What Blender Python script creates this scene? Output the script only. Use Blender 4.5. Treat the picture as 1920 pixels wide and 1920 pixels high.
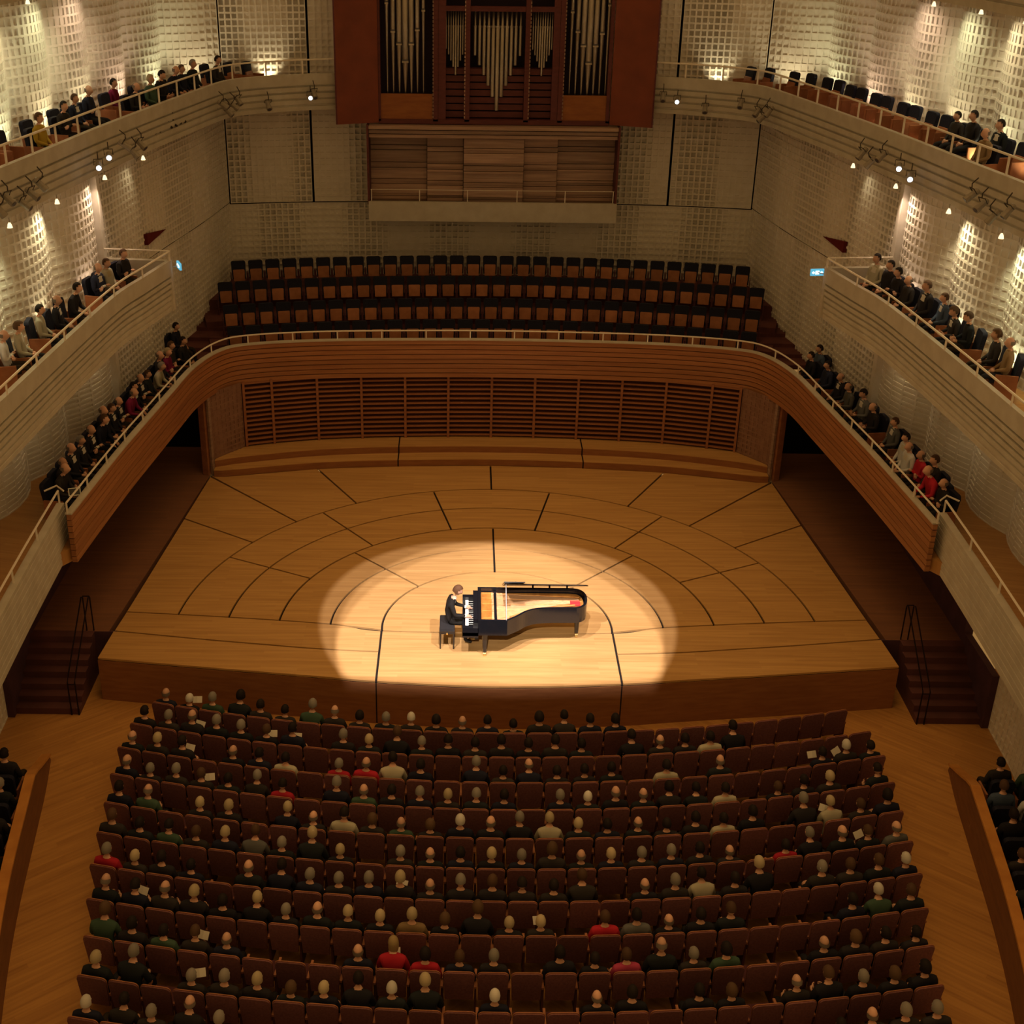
import bpy, bmesh, math, random
import numpy as np
from mathutils import Vector, Matrix

for o in list(bpy.data.objects):
    bpy.data.objects.remove(o, do_unlink=True)
SC = bpy.context.scene
COL = SC.collection
rnd = random.Random(7)
PI = math.pi

# ------------------------------------------------------------------ camera
CAMP = Vector((-0.895, -25.8842, 15.7704))
YAW, PITCH, ROLL, FPX = -0.001, 0.4595, 0.0106, 2453.16
def cam_basis():
    cy, sy, cp, sp = math.cos(YAW), math.sin(YAW), math.cos(PITCH), math.sin(PITCH)
    f = Vector((sy*cp, cy*cp, -sp)); r = Vector((cy, -sy, 0)); u = r.cross(f)
    cr, sr = math.cos(ROLL), math.sin(ROLL)
    return r*cr+u*sr, u*cr-r*sr, f
r_, u_, f_ = cam_basis()
cam = bpy.data.cameras.new('camera'); co = bpy.data.objects.new('camera', cam); COL.objects.link(co)
co.matrix_world = Matrix(((r_.x, u_.x, -f_.x, CAMP.x), (r_.y, u_.y, -f_.y, CAMP.y), (r_.z, u_.z, -f_.z, CAMP.z), (0, 0, 0, 1)))
cam.sensor_width = 36; cam.lens = FPX/1920*36; cam.shift_x = 100.86/1920
cam.clip_end = 200
SC.camera = co

# ------------------------------------------------------------------ world, large lights, exposure
SC.view_settings.view_transform = 'Standard'; SC.view_settings.look = 'None'
SC.view_settings.gamma = 1; SC.view_settings.use_curve_mapping = False
SC.view_settings.exposure = 0.0
SC.cycles.max_bounces = 6; SC.cycles.diffuse_bounces = 3; SC.cycles.glossy_bounces = 2; SC.cycles.adaptive_threshold = 0.02
W = bpy.data.worlds.new('dimmed_house_light'); SC.world = W; W.use_nodes = True
bg = W.node_tree.nodes['Background']; bg.inputs[0].default_value = (1.0, 0.525, 0.155, 1); bg.inputs[1].default_value = 0.305

def lamp(name, kind, loc, energy, color, target=None, **kw):
    l = bpy.data.lights.new(name, kind); l.energy = energy; l.color = color
    for k, v in kw.items(): setattr(l, k, v)
    o = bpy.data.objects.new(name, l); COL.objects.link(o); o.location = loc
    if target is not None:
        d = Vector(target)-Vector(loc); o.rotation_euler = d.to_track_quat('-Z', 'Y').to_euler()
    return o
# three profile spots on one bar over the stalls, crossing on the piano (the pool on the stage)
SPOTS = [Vector((-5.2, -10.9, 18.0)), Vector((-0.4, -11.4, 18.0)), Vector((5.6, -10.9, 18.0))]
AIM = Vector((0.04, -0.55, 0))
for q in SPOTS:
    lamp('stage_profile_spot', 'SPOT', q, 13500, (1.0, 0.86, 0.80), AIM, spot_size=2*math.atan(3.80/(AIM-q).length), spot_blend=0.09, shadow_soft_size=0.006)
# added fill spot, unseen above the camera: reaches under the raised lid
FILL_POS = Vector((-1.5, -27.0, 19.8)); FAIM = Vector((0.45, -0.50, 0.95))
lamp('piano_fill_spot', 'SPOT', FILL_POS, 27000, (1.0, 0.80, 0.58), FAIM, spot_size=2*math.atan(1.95/(FAIM-FILL_POS).length), spot_blend=0.7, shadow_soft_size=0.05)
# stage wash hung below the ceiling
lamp('stage_wash', 'AREA', (0, 3.5, 19.0), 125, (1.0, 0.54, 0.18), (0, 3.5, 0), shape='RECTANGLE', size=12, size_y=8, spread=math.radians(75))
lamp('house_light', 'AREA', (0, -9, 20.0), 300, (1.0, 0.54, 0.18), (0, -9, 0), shape='RECTANGLE', size=14, size_y=12, spread=math.radians(100))

# ------------------------------------------------------------------ materials
def cc(c): return (c[0], min(0.92, c[1]*1.11), min(0.92, c[2]*1.42))      # base colours, as they are under white light
def mat(name, base, rough=0.6, metal=0.0, spec=0.3, emit=None, estr=0.0):
    m = bpy.data.materials.new(name); m.use_nodes = True
    b = m.node_tree.nodes['Principled BSDF']
    b.inputs['Base Color'].default_value = (*cc(base), 1); b.inputs['Roughness'].default_value = rough
    b.inputs['Metallic'].default_value = metal; b.inputs['Specular IOR Level'].default_value = spec
    if emit: b.inputs['Emission Color'].default_value = (*emit, 1); b.inputs['Emission Strength'].default_value = estr
    return m
def noisy(name, c1, c2, scale=(6, 6, 6), rough=0.6, spec=0.3, detail=4, lo=0.35, hi=0.65, bump=0.0, obj_random=0.0, metal=0.0, rotz=0.0):
    m = mat(name, c1, rough, metal, spec); nt = m.node_tree; N = nt.nodes; L = nt.links; b = N['Principled BSDF']
    tc = N.new('ShaderNodeTexCoord'); mp = N.new('ShaderNodeMapping'); mp.inputs['Scale'].default_value = scale; mp.inputs['Rotation'].default_value = (0, 0, rotz)
    L.new(tc.outputs['Object'], mp.inputs['Vector'])
    nz = N.new('ShaderNodeTexNoise'); nz.inputs['Scale'].default_value = 1.0; nz.inputs['Detail'].default_value = detail
    L.new(mp.outputs[0], nz.inputs['Vector'])
    rp = N.new('ShaderNodeValToRGB'); rp.color_ramp.elements[0].position = lo; rp.color_ramp.elements[1].position = hi
    rp.color_ramp.elements[0].color = (*cc(c2), 1); rp.color_ramp.elements[1].color = (*cc(c1), 1)
    L.new(nz.outputs['Fac'], rp.inputs['Fac']); out = rp.outputs['Color']
    if obj_random:
        oi = N.new('ShaderNodeObjectInfo'); mr = N.new('ShaderNodeMapRange'); mr.inputs['To Min'].default_value = 1-obj_random; mr.inputs['To Max'].default_value = 1+obj_random
        L.new(oi.outputs['Random'], mr.inputs['Value'])
        mx = N.new('ShaderNodeVectorMath'); mx.operation = 'SCALE'; L.new(out, mx.inputs[0]); L.new(mr.outputs[0], mx.inputs['Scale']); out = mx.outputs[0]
        cm = N.new('ShaderNodeVectorMath'); cm.operation = 'ADD'; L.new(tc.outputs['Object'], cm.inputs[0]); L.new(oi.outputs['Location'], cm.inputs[1]); L.new(cm.outputs[0], mp.inputs['Vector'])
    L.new(out, b.inputs['Base Color'])
    if bump:
        bp = N.new('ShaderNodeBump'); bp.inputs['Strength'].default_value = bump; bp.inputs['Distance'].default_value = 0.01
        L.new(nz.outputs['Fac'], bp.inputs['Height']); L.new(bp.outputs[0], b.inputs['Normal'])
    return m
def strip_wood(name, c1, c2, plank=0.09, length=1.8, rough=0.45, rotz=0.0, spec=0.35, var=0.25, mirror=False):
    """strip parquet: brick texture rows give each narrow board its own tone, noise the grain"""
    m = mat(name, c1, rough, 0, spec); nt = m.node_tree; N = nt.nodes; L = nt.links; b = N['Principled BSDF']
    tc = N.new('ShaderNodeTexCoord'); mp = N.new('ShaderNodeMapping'); mp.inputs['Rotation'].default_value = (0, 0, rotz)
    src = tc.outputs['Object']
    if mirror:      # boards laid mirror-wise left and right of the centre aisle
        ab = N.new('ShaderNodeVectorMath'); ab.operation = 'ABSOLUTE'; L.new(src, ab.inputs[0])
        sx = N.new('ShaderNodeSeparateXYZ'); cx = N.new('ShaderNodeCombineXYZ'); s2 = N.new('ShaderNodeSeparateXYZ'); L.new(ab.outputs[0], sx.inputs[0]); L.new(src, s2.inputs[0])
        L.new(sx.outputs[0], cx.inputs[0]); L.new(s2.outputs[1], cx.inputs[1]); L.new(s2.outputs[2], cx.inputs[2]); src = cx.outputs[0]
    L.new(src, mp.inputs['Vector'])
    br = N.new('ShaderNodeTexBrick'); br.inputs['Scale'].default_value = 1.0; br.inputs['Brick Width'].default_value = length; br.inputs['Row Height'].default_value = plank
    br.inputs['Mortar Size'].default_value = 0.0015; br.inputs['Color1'].default_value = (0, 0, 0, 1); br.inputs['Color2'].default_value = (1, 1, 1, 1); br.inputs['Mortar'].default_value = (0.2, 0.2, 0.2, 1)
    br.offset = 0.37; L.new(mp.outputs[0], br.inputs['Vector'])
    mp2 = N.new('ShaderNodeMapping'); mp2.inputs['Scale'].default_value = (0.7, 14, 1); L.new(mp.outputs[0], mp2.inputs['Vector'])
    nz = N.new('ShaderNodeTexNoise'); nz.inputs['Scale'].default_value = 1.0; nz.inputs['Detail'].default_value = 5; L.new(mp2.outputs[0], nz.inputs['Vector'])
    ad = N.new('ShaderNodeMath'); ad.operation = 'MULTIPLY_ADD'; L.new(br.outputs['Color'], ad.inputs[0]); ad.inputs[1].default_value = var; L.new(nz.outputs['Fac'], ad.inputs[2])
    rp = N.new('ShaderNodeValToRGB'); rp.color_ramp.elements[0].position = 0.35; rp.color_ramp.elements[1].position = 0.85
    rp.color_ramp.elements[0].color = (*cc(c2), 1); rp.color_ramp.elements[1].color = (*cc(c1), 1)
    L.new(ad.outputs[0], rp.inputs['Fac']); L.new(rp.outputs[0], b.inputs['Base Color'])
    return m
def prop_mat(name, attr, rough=0.8):
    """colour comes from the object's own property (each person's clothes, hair, skin)"""
    m = mat(name, (0.5, 0.5, 0.5), rough, 0, 0.2); N = m.node_tree.nodes
    a = N.new('ShaderNodeAttribute'); a.attribute_type = 'OBJECT'; a.attribute_name = attr
    m.node_tree.links.new(a.outputs['Color'], N['Principled BSDF'].inputs['Base Color']); return m

M = {}
M['stage'] = strip_wood('stage_wood', (0.60, 0.335, 0.108), (0.46, 0.24, 0.07), 0.10, 2.2, 0.42)
M['stage_dark'] = mat('stage_joint_dark', (0.012, 0.008, 0.006), 0.9)
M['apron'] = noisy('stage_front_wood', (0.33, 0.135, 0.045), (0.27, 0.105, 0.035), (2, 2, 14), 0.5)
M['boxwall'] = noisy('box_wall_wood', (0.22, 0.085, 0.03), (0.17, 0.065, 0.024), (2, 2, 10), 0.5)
M['ledge'] = noisy('box_ledge_lit_wood', (0.62, 0.27, 0.06), (0.52, 0.21, 0.045), (3, 3, 3), 0.35)  # bright orange of the lit ledge put into the wood colour
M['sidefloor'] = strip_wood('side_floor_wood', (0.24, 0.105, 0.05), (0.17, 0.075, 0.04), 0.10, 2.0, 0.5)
M['floor'] = strip_wood('parquet_wood', (0.55, 0.27, 0.07), (0.38, 0.17, 0.045), 0.11, 1.6, 0.4, rotz=math.radians(38), mirror=True)
M['galfloor'] = strip_wood('gallery_floor_wood', (0.50, 0.25, 0.07), (0.38, 0.17, 0.045), 0.11, 1.6, 0.5, rotz=0.2)
M['carpetwood'] = noisy('choir_tier_wood', (0.15, 0.05, 0.04), (0.11, 0.035, 0.03), (3, 3, 3), 0.7)
M['steps'] = noisy('stair_wood', (0.12, 0.045, 0.04), (0.09, 0.035, 0.03), (2, 2, 2), 0.6)
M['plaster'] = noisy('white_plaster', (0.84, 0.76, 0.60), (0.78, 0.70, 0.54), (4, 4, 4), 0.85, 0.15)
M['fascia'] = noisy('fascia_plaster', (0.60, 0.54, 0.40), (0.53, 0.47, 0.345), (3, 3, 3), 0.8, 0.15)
M['pearwood'] = noisy('red_pear_wood', (0.42, 0.18, 0.066), (0.32, 0.125, 0.046), (0.7, 0.7, 22), 0.45, obj_random=0.10)
M['slat'] = noisy('slat_wood', (0.36, 0.145, 0.06), (0.28, 0.105, 0.045), (0.6, 6, 6), 0.5)
M['lattice'] = noisy('lattice_wood', (0.30, 0.165, 0.10), (0.24, 0.125, 0.075), (5, 5, 5), 0.7)
M['slatback'] = mat('slat_backing', (0.10, 0.036, 0.024), 0.9)
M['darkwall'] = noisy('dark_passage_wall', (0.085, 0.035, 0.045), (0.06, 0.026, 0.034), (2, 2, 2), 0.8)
M['void'] = mat('painted_void_dark', (0.01, 0.008, 0.008), 1.0, spec=0)  # near-black: darkness of gaps and passage put into the colour
M['rail'] = mat('cream_metal_rail', (0.88, 0.78, 0.60), 0.45, 0.0)
M['darkrail'] = mat('dark_metal_rail', (0.02, 0.012, 0.012), 0.4, 0.6)
M['redlac'] = noisy('organ_red_lacquer', (0.23, 0.055, 0.024), (0.18, 0.042, 0.02), (1.5, 1.5, 1.5), 0.5)
M['orgred'] = noisy('organ_case_wood', (0.14, 0.036, 0.034), (0.105, 0.028, 0.028), (3, 3, 12), 0.5)
M['orgorange'] = noisy('organ_panel_wood', (0.34, 0.12, 0.032), (0.26, 0.085, 0.024), (2, 2, 9), 0.5)
M['pipe'] = noisy('organ_pipe_tin', (0.52, 0.44, 0.33), (0.36, 0.30, 0.22), (9, 9, 1.2), 0.38, metal=0.75)
M['orgdark'] = mat('organ_interior', (0.022, 0.012, 0.022), 0.8)
M['niche'] = noisy('console_plank_wood', (0.44, 0.285, 0.19), (0.31, 0.195, 0.135), (0.8, 4, 16), 0.5, obj_random=0.25)
M['redvoid'] = mat('wall_flap_red', (0.13, 0.010, 0.010), 0.8)
# seats
M['seatback'] = noisy('burgundy_seat_back', (0.215, 0.088, 0.078), (0.160, 0.062, 0.060), (30, 30, 30), 0.62, obj_random=0.22)
M['seatwood'] = noisy('seat_wood_lit_edge', (0.42, 0.17, 0.075), (0.32, 0.12, 0.055), (6, 6, 6), 0.5)  # armrest wood; also colours the lit edge of the seat back
M['cushion'] = noisy('burgundy_seat_cloth', (0.10, 0.03, 0.034), (0.07, 0.022, 0.026), (40, 40, 40), 0.9)
M['navy'] = noisy('navy_upholstery', (0.016, 0.018, 0.034), (0.010, 0.011, 0.022), (30, 30, 30), 0.85)
M['padwood'] = noisy('folded_seat_wood', (0.42, 0.165, 0.068), (0.33, 0.125, 0.052), (5, 5, 5), 0.5, obj_random=0.2)
M['seatframe'] = mat('seat_frame_dark_red', (0.09, 0.03, 0.03), 0.6)
# people
M['skin'] = prop_mat('person_skin', 'skin_colour', 0.55)
M['top'] = prop_mat('person_top', 'top_colour', 0.85)
M['legs'] = prop_mat('person_trousers', 'leg_colour', 0.85)
M['shirt'] = prop_mat('person_shirt', 'shirt_colour', 0.85)
M['hair'] = prop_mat('person_hair', 'hair_colour', 0.7)
M['shoe'] = mat('black_shoe_leather', (0.012, 0.011, 0.011), 0.4)
M['paper'] = mat('programme_paper', (0.75, 0.68, 0.52), 0.8)
# piano
M['ebony'] = mat('black_piano_lacquer', (0.008, 0.008, 0.009), 0.12, spec=0.6)
M['gold'] = noisy('gold_iron_frame', (0.58, 0.25, 0.045), (0.42, 0.15, 0.025), (9, 4, 4), 0.55, metal=0.3)
M['soundboard'] = noisy('soundboard_spruce', (0.52, 0.24, 0.06), (0.42, 0.17, 0.04), (3, 30, 3), 0.6)
M['string'] = mat('piano_strings', (0.50, 0.28, 0.12), 0.45, 0.6)
M['felt'] = mat('red_felt', (0.6, 0.03, 0.03), 0.9)
M['ivory'] = mat('white_key', (0.85, 0.83, 0.80), 0.35)
M['brass'] = mat('brass_caster', (0.80, 0.55, 0.18), 0.3, 0.9)
M['steel'] = mat('steel_prop', (0.55, 0.52, 0.48), 0.35, 0.7)
M['leather'] = mat('bench_leather', (0.028, 0.025, 0.022), 0.45)
# lights & small things
M['can'] = mat('spotlight_housing', (0.34, 0.29, 0.21), 0.5, 0.4)
M['candark'] = mat('spotlight_dark', (0.05, 0.04, 0.03), 0.6)
M['lenslit'] = mat('lit_lens', (0.8, 0.9, 1), 0.3, emit=(0.85, 0.95, 1.0), estr=7)
M['lens'] = mat('dark_lens', (0.10, 0.09, 0.09), 0.2)
M['washlit'] = mat('lit_wall_washer', (1, 0.9, 0.7), 0.4, emit=(1.0, 0.80, 0.45), estr=1.6)
M['exitgreen'] = mat('exit_sign_panel', (0.1, 0.4, 0.45), 0.4, emit=(0.10, 0.42, 0.62), estr=1.0)
M['exitwhite'] = mat('exit_sign_pictogram', (0.9, 1, 1), 0.4, emit=(0.75, 0.98, 1.0), estr=2.0)
M['tablet'] = mat('tablet_screen', (0.01, 0.01, 0.012), 0.2)

# ------------------------------------------------------------------ mesh helpers
class MB:
    def __init__(s): s.v = []; s.f = []; s.m = []
    def add(s, vs, fs, mi=0):
        o = len(s.v); s.v += [tuple(v) for v in vs]; s.f += [tuple(i+o for i in f) for f in fs]; s.m += [mi]*len(fs); return s
    def box(s, x0, x1, y0, y1, z0, z1, mi=0):
        return s.add([(x0, y0, z0), (x1, y0, z0), (x1, y1, z0), (x0, y1, z0), (x0, y0, z1), (x1, y0, z1), (x1, y1, z1), (x0, y1, z1)],
                     [(0, 3, 2, 1), (4, 5, 6, 7), (0, 1, 5, 4), (1, 2, 6, 5), (2, 3, 7, 6), (3, 0, 4, 7)], mi)
    def prism(s, poly, z0, z1, mi=0):
        n = len(poly); a = sum(poly[i][0]*poly[(i+1) % n][1]-poly[(i+1) % n][0]*poly[i][1] for i in range(n))
        if a < 0: poly = poly[::-1]
        return s.add([(x, y, z0) for x, y in poly]+[(x, y, z1) for x, y in poly],
                     [tuple(range(n-1, -1, -1)), tuple(range(n, 2*n))]+[(i, (i+1) % n, n+(i+1) % n, n+i) for i in range(n)], mi)
    def extr(s, poly, a, b, axis='y', mi=0):
        """polygon in the plane normal to axis, extruded from a to b along it"""
        n = len(poly); P = (lambda u, v, w: (u, w, v)) if axis == 'y' else (lambda u, v, w: (w, u, v))
        return s.add([P(u, v, a) for u, v in poly]+[P(u, v, b) for u, v in poly],
                     [tuple(range(n)), tuple(range(2*n-1, n-1, -1))]+[(i, n+i, n+(i+1) % n, (i+1) % n) for i in range(n)], mi)
    def tube(s, pts, r, n=6, mi=0, caps=True, rs=None):
        pts = [Vector(p) for p in pts]; k = len(pts); vs = []; fs = []
        for i, p in enumerate(pts):
            t = (pts[min(i+1, k-1)]-pts[max(i-1, 0)]).normalized()
            up = Vector((0, 0, 1)) if abs(t.z) < 0.9 else Vector((0, 1, 0))
            a = t.cross(up).normalized(); b = a.cross(t); rr = rs[i] if rs else r
            vs += [p+a*(rr*math.cos(2*PI*j/n))+b*(rr*math.sin(2*PI*j/n)) for j in range(n)]
        for i in range(k-1):
            for j in range(n): fs.append((i*n+j, i*n+(j+1) % n, (i+1)*n+(j+1) % n, (i+1)*n+j))
        if caps: fs += [tuple(range(n-1, -1, -1)), tuple((k-1)*n+j for j in range(n))]
        return s.add(vs, fs, mi)
    def sphere(s, c, r, nu=10, nv=6, mi=0):
        vs = []; fs = []
        for i in range(nv+1):
            th = PI*i/nv
            for j in range(nu):
                ph = 2*PI*j/nu; vs.append((c[0]+r[0]*math.sin(th)*math.cos(ph), c[1]+r[1]*math.sin(th)*math.sin(ph), c[2]+r[2]*math.cos(th)))
        for i in range(nv):
            for j in range(nu): fs.append((i*nu+j, (i+1)*nu+j, (i+1)*nu+(j+1) % nu, i*nu+(j+1) % nu))
        return s.add(vs, fs, mi)
    def sweep(s, path, prof, side=1, mi=0, caps=True):
        """closed profile [(offset along normal, z)] swept along a plan path; the normal is the path's left times side"""
        path = np.asarray(path, float); k = len(path); n = len(prof); nrm = normals(path)*side; vs = []; fs = []
        for i in range(k): vs += [(path[i, 0]+nrm[i, 0]*d, path[i, 1]+nrm[i, 1]*d, z) for d, z in prof]
        for i in range(k-1):
            for j in range(n): fs.append((i*n+j, i*n+(j+1) % n, (i+1)*n+(j+1) % n, (i+1)*n+j))
        if caps: fs += [tuple(range(n)), tuple((k-1)*n+j for j in range(n-1, -1, -1))]
        return s.add(vs, fs, mi)
    def strip(s, A, B, z0, z1, mi=0):
        A = np.asarray(A); B = np.asarray(B); k = len(A); vs = []; fs = []
        for i in range(k): vs += [(*A[i], z1), (*B[i], z1), (*B[i], z0), (*A[i], z0)]
        for i in range(k-1):
            for j in range(4): fs.append((i*4+j, i*4+(j+1) % 4, (i+1)*4+(j+1) % 4, (i+1)*4+j))
        fs += [(0, 1, 2, 3), tuple((k-1)*4+j for j in (3, 2, 1, 0))]
        return s.add(vs, fs, mi)
    def xf(s, mtx):
        s.v = [tuple(mtx @ Vector(v)) for v in s.v]; return s
    def mesh(s, name, mats):
        me = bpy.data.meshes.new(name); me.from_pydata(s.v, [], s.f)
        for m_ in (mats if isinstance(mats, (list, tuple)) else [mats]): me.materials.append(m_)
        me.polygons.foreach_set('material_index', s.m)
        bm = bmesh.new(); bm.from_mesh(me); bmesh.ops.recalc_face_normals(bm, faces=bm.faces); bm.to_mesh(me); bm.free()
        me.update(); return me
    def build(s, name, mats, parent=None, smooth=False, **tags):
        me = s.mesh(name, mats)
        if smooth: me.polygons.foreach_set('use_smooth', [True]*len(me.polygons))
        return link(name, me, parent, **tags)
def link(name, me, parent=None, **tags):
    o = bpy.data.objects.new(name, me); COL.objects.link(o)
    if parent is not None: o.parent = parent
    for k, v in tags.items(): o[k] = v
    return o
def empty(name, loc=(0, 0, 0), rz=0.0, **tags):
    o = bpy.data.objects.new(name, None); COL.objects.link(o); o.location = loc; o.rotation_euler = (0, 0, rz); o.empty_display_size = 0.2
    for k, v in tags.items(): o[k] = v
    return o
def copy_tree(src, loc, rz, **tags):
    r = src.copy(); COL.objects.link(r); r.location = loc; r.rotation_euler = (0, 0, rz)
    for k, v in tags.items(): r[k] = v
    for ch in KIDS[src.name]:
        c = ch.copy(); COL.objects.link(c); c.parent = r
    return r
KIDS = {}
def normals(path):
    path = np.asarray(path, float); t = np.gradient(path, axis=0); t /= np.linalg.norm(t, axis=1)[:, None]+1e-9
    return np.stack([-t[:, 1], t[:, 0]], 1)
def smooth(ctrl, step=0.35):
    """Catmull-Rom through the plan points, resampled evenly"""
    P = np.asarray(ctrl, float); P = np.vstack([2*P[0]-P[1], P, 2*P[-1]-P[-2]]); out = []
    for i in range(1, len(P)-2):
        for t in np.linspace(0, 1, 12, endpoint=False):
            a, b, c, d = P[i-1], P[i], P[i+1], P[i+2]
            out.append(0.5*(2*b+(c-a)*t+(2*a-5*b+4*c-d)*t*t+(3*b-a-3*c+d)*t**3))
    out.append(P[-2]); return resample(np.array(out), step)
def resample(Q, step=None, n=None):
    Q = np.asarray(Q, float); L = np.concatenate([[0], np.cumsum(np.linalg.norm(np.diff(Q, axis=0), axis=1))])
    n = n or max(2, int(round(L[-1]/step))+1); s = np.linspace(0, L[-1], n)
    return np.stack([np.interp(s, L, Q[:, 0]), np.interp(s, L, Q[:, 1])], 1)
def mir(P): return [(-x, y) for x, y in P]
ORD = ['zeroth', 'first', 'second', 'third', 'fourth', 'fifth', 'sixth', 'seventh', 'eighth', 'ninth', 'tenth', 'eleventh', 'twelfth', 'thirteenth', 'fourteenth', 'fifteenth', 'sixteenth', 'seventeenth', 'eighteenth', 'nineteenth', 'twentieth']
for t_, n_ in (('twenty', 20), ('thirty', 30)):
    for k_ in range(1, 10): ORD.append(t_+'-'+ORD[k_])
    ORD.append('thirtieth' if n_ == 20 else 'fortieth')

def arc_pts(A, B, sag, n=14, side=1):
    """plan arc from A to B bulging by sag towards the path's left times side"""
    A = np.array(A, float); B = np.array(B, float); d = B-A; L = np.linalg.norm(d); nrm = np.array([-d[1], d[0]])/L*side
    t = np.linspace(0, 1, n); return A+d*t[:, None]+nrm*(4*sag*t*(1-t))[:, None]
def relief(name, path, z0, z1, pu, pv, parent, m, side=1, bar=0.06, dmin=0.01, dmax=0.07, seed=0, quiet=0.0, freq=1.9, band=False, base=0.25):
    """plaster wall panel with a connected grid of recessed square cells"""
    path = np.asarray(path, float); rg = np.random.default_rng(seed)
    L = np.concatenate([[0], np.cumsum(np.linalg.norm(np.diff(path, axis=0), axis=1))]); nr = normals(path)*side
    nu = max(1, int(round(L[-1]/pu))); nv = max(1, int(round((z1-z0)/pv))); du = L[-1]/nu; dv = (z1-z0)/nv
    us = [0.0]+sum([[i*du+bar/2, (i+1)*du-bar/2] for i in range(nu)], [])+[L[-1]]
    vs = [z0]+sum([[z0+i*dv+bar/2, z0+(i+1)*dv-bar/2] for i in range(nv)], [])+[z1]
    px = np.interp(us, L, path[:, 0]); py = np.interp(us, L, path[:, 1]); nx = np.interp(us, L, nr[:, 0]); ny = np.interp(us, L, nr[:, 1])
    U, V = len(us), len(vs); verts = [(px[i], py[i], vs[j]) for i in range(U) for j in range(V)]; faces = []
    ph = rg.uniform(0, 6.28, 4)
    for i in range(U-1):
        for j in range(V-1):
            a, b, c, d = i*V+j, (i+1)*V+j, (i+1)*V+j+1, i*V+j+1
            if i % 2 and j % 2:
                w = 0.5+1.1*math.sin(us[i]*freq+ph[0])*(1 if band else math.sin(vs[j]*0.8+ph[1]+0.6*math.sin(us[i]+ph[2])))
                dep = dmin+(dmax-dmin)*min(1.0, max(base, w))*rg.uniform(0.55, 1.0)
                if rg.random() < quiet: dep = dmin
                o = len(verts)
                for ii, jj in ((i, j), (i+1, j), (i+1, j+1), (i, j+1)): verts.append((px[ii]-nx[ii]*dep, py[ii]-ny[ii]*dep, vs[jj]))
                faces += [(a, b, o+1, o), (b, c, o+2, o+1), (c, d, o+3, o+2), (d, a, o, o+3), (o, o+1, o+2, o+3)]
            else: faces.append((a, b, c, d))
    me = bpy.data.meshes.new(name); me.from_pydata(verts, [], faces); me.materials.append(m); me.update()
    return link(name, me, parent)

# ================================================================== STRUCTURE
ZF, Z1, Z2, Z3 = -1.10, 2.65, 6.0, 9.35
# ---- audience floor
MB().box(-13, 13, -18, 0.2, ZF-0.2, ZF).build('floor', M['floor'], kind='structure', label='diagonal strip parquet floor of the stalls in front of the stage', category='floor')

# ---- stage
front = smooth([(-8.85, -1.46), (-6.23, -1.81), (-3.87, -2.10), (-2.65, -2.26), (0, -2.42), (2.65, -2.26), (3.87, -2.10), (6.23, -1.81), (8.85, -1.46)], 0.25)
based = smooth([(-8.68, 0.52), (-6.25, 0.33), (-3.84, 0.07), (-2.65, -0.20), (0, -0.25), (2.65, -0.20), (3.84, 0.07), (6.25, 0.33), (8.68, 0.52)], 0.1)
line2 = smooth([(-8.78, -0.33), (-5.8, -0.77), (-2.65, -1.09), (2.65, -1.09), (5.8, -0.77), (8.78, -0.33)], 0.1)
yfront = lambda x: float(np.interp(x, front[:, 0], front[:, 1])); ybase = lambda x: float(np.interp(x, based[:, 0], based[:, 1])); yl2 = lambda x: float(np.interp(x, line2[:, 0], line2[:, 1]))
BK = np.array([(-8.04, 8.15), (-7.64, 8.1), (-5.03, 8.72), (-2.62, 8.97), (0, 9.08), (2.62, 8.97), (5.03, 8.72), (7.64, 8.1), (8.04, 8.15)])
stage = empty('floor_stage', kind='structure', label='orange wood concert stage of curved lift panels with dark joints', category='stage')
side_poly = [tuple(p) for p in front]+[(8.03, 8.25), (0, 9.2), (-8.03, 8.25)]
MB().prism(side_poly, ZF, -0.045).build('stage_base', M['stage_dark'], stage)
G = 0.05
def panel(poly): MB().prism(poly, -0.05, 0.0).build('stage_panel', M['stage'], stage)
def sector(r0, r1, ta, tb, rmax=None, n=26):
    """ring segment between two angles (degrees), joints kept open"""
    a0 = math.radians(ta); a1 = math.radians(tb); P = []
    for t in np.linspace(0, 1, n):
        a = a0+G/2/r0+(a1-a0-G/r0)*t; P.append(((r0+G/2)*math.cos(a), (r0+G/2)*math.sin(a)))
    for t in np.linspace(1, 0, n):
        rr = r1 if rmax is None else (r0+r1)/2
        a = a0+G/2/rr+(a1-a0-G/rr)*t; R_ = (r1-G/2) if rmax is None else rmax(a)-G/2
        P.append((R_*math.cos(a), R_*math.sin(a)))
    P = [(x, max(y, ybase(x)+G/2)) for x, y in P]
    panel(P)
def rmax(a):
    best = 30.0; d = np.array([math.cos(a), math.sin(a)])
    seg = [((-8.85, -1.46), (-8.04, 8.15)), ((8.85, -1.46), (8.04, 8.15))]+[(tuple(BK[i]), tuple(BK[i+1])) for i in range(len(BK)-1)]
    for A, B in seg:
        A = np.array(A); e = np.array(B)-A; den = d[0]*e[1]-d[1]*e[0]
        if abs(den) < 1e-9: continue
        t = (A[0]*e[1]-A[1]*e[0])/den; s = (A[0]*d[1]-A[1]*d[0])/den
        if t > 0 and -0.001 <= s <= 1.001: best = min(best, t)
    return best
R0, D = 2.65, 1.20
def th0(r): return math.degrees(math.asin(max(-1, min(1, ybase(r)/r))))
disc = [(R0*math.cos(a)-0.0, R0*math.sin(a)) for a in np.linspace(math.radians(th0(R0)), PI-math.radians(th0(R0)), 48)]
disc = [((R0-G/2)*x/R0, max((R0-G/2)*y/R0, ybase(x)+G/2)) for x, y in disc]
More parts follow.
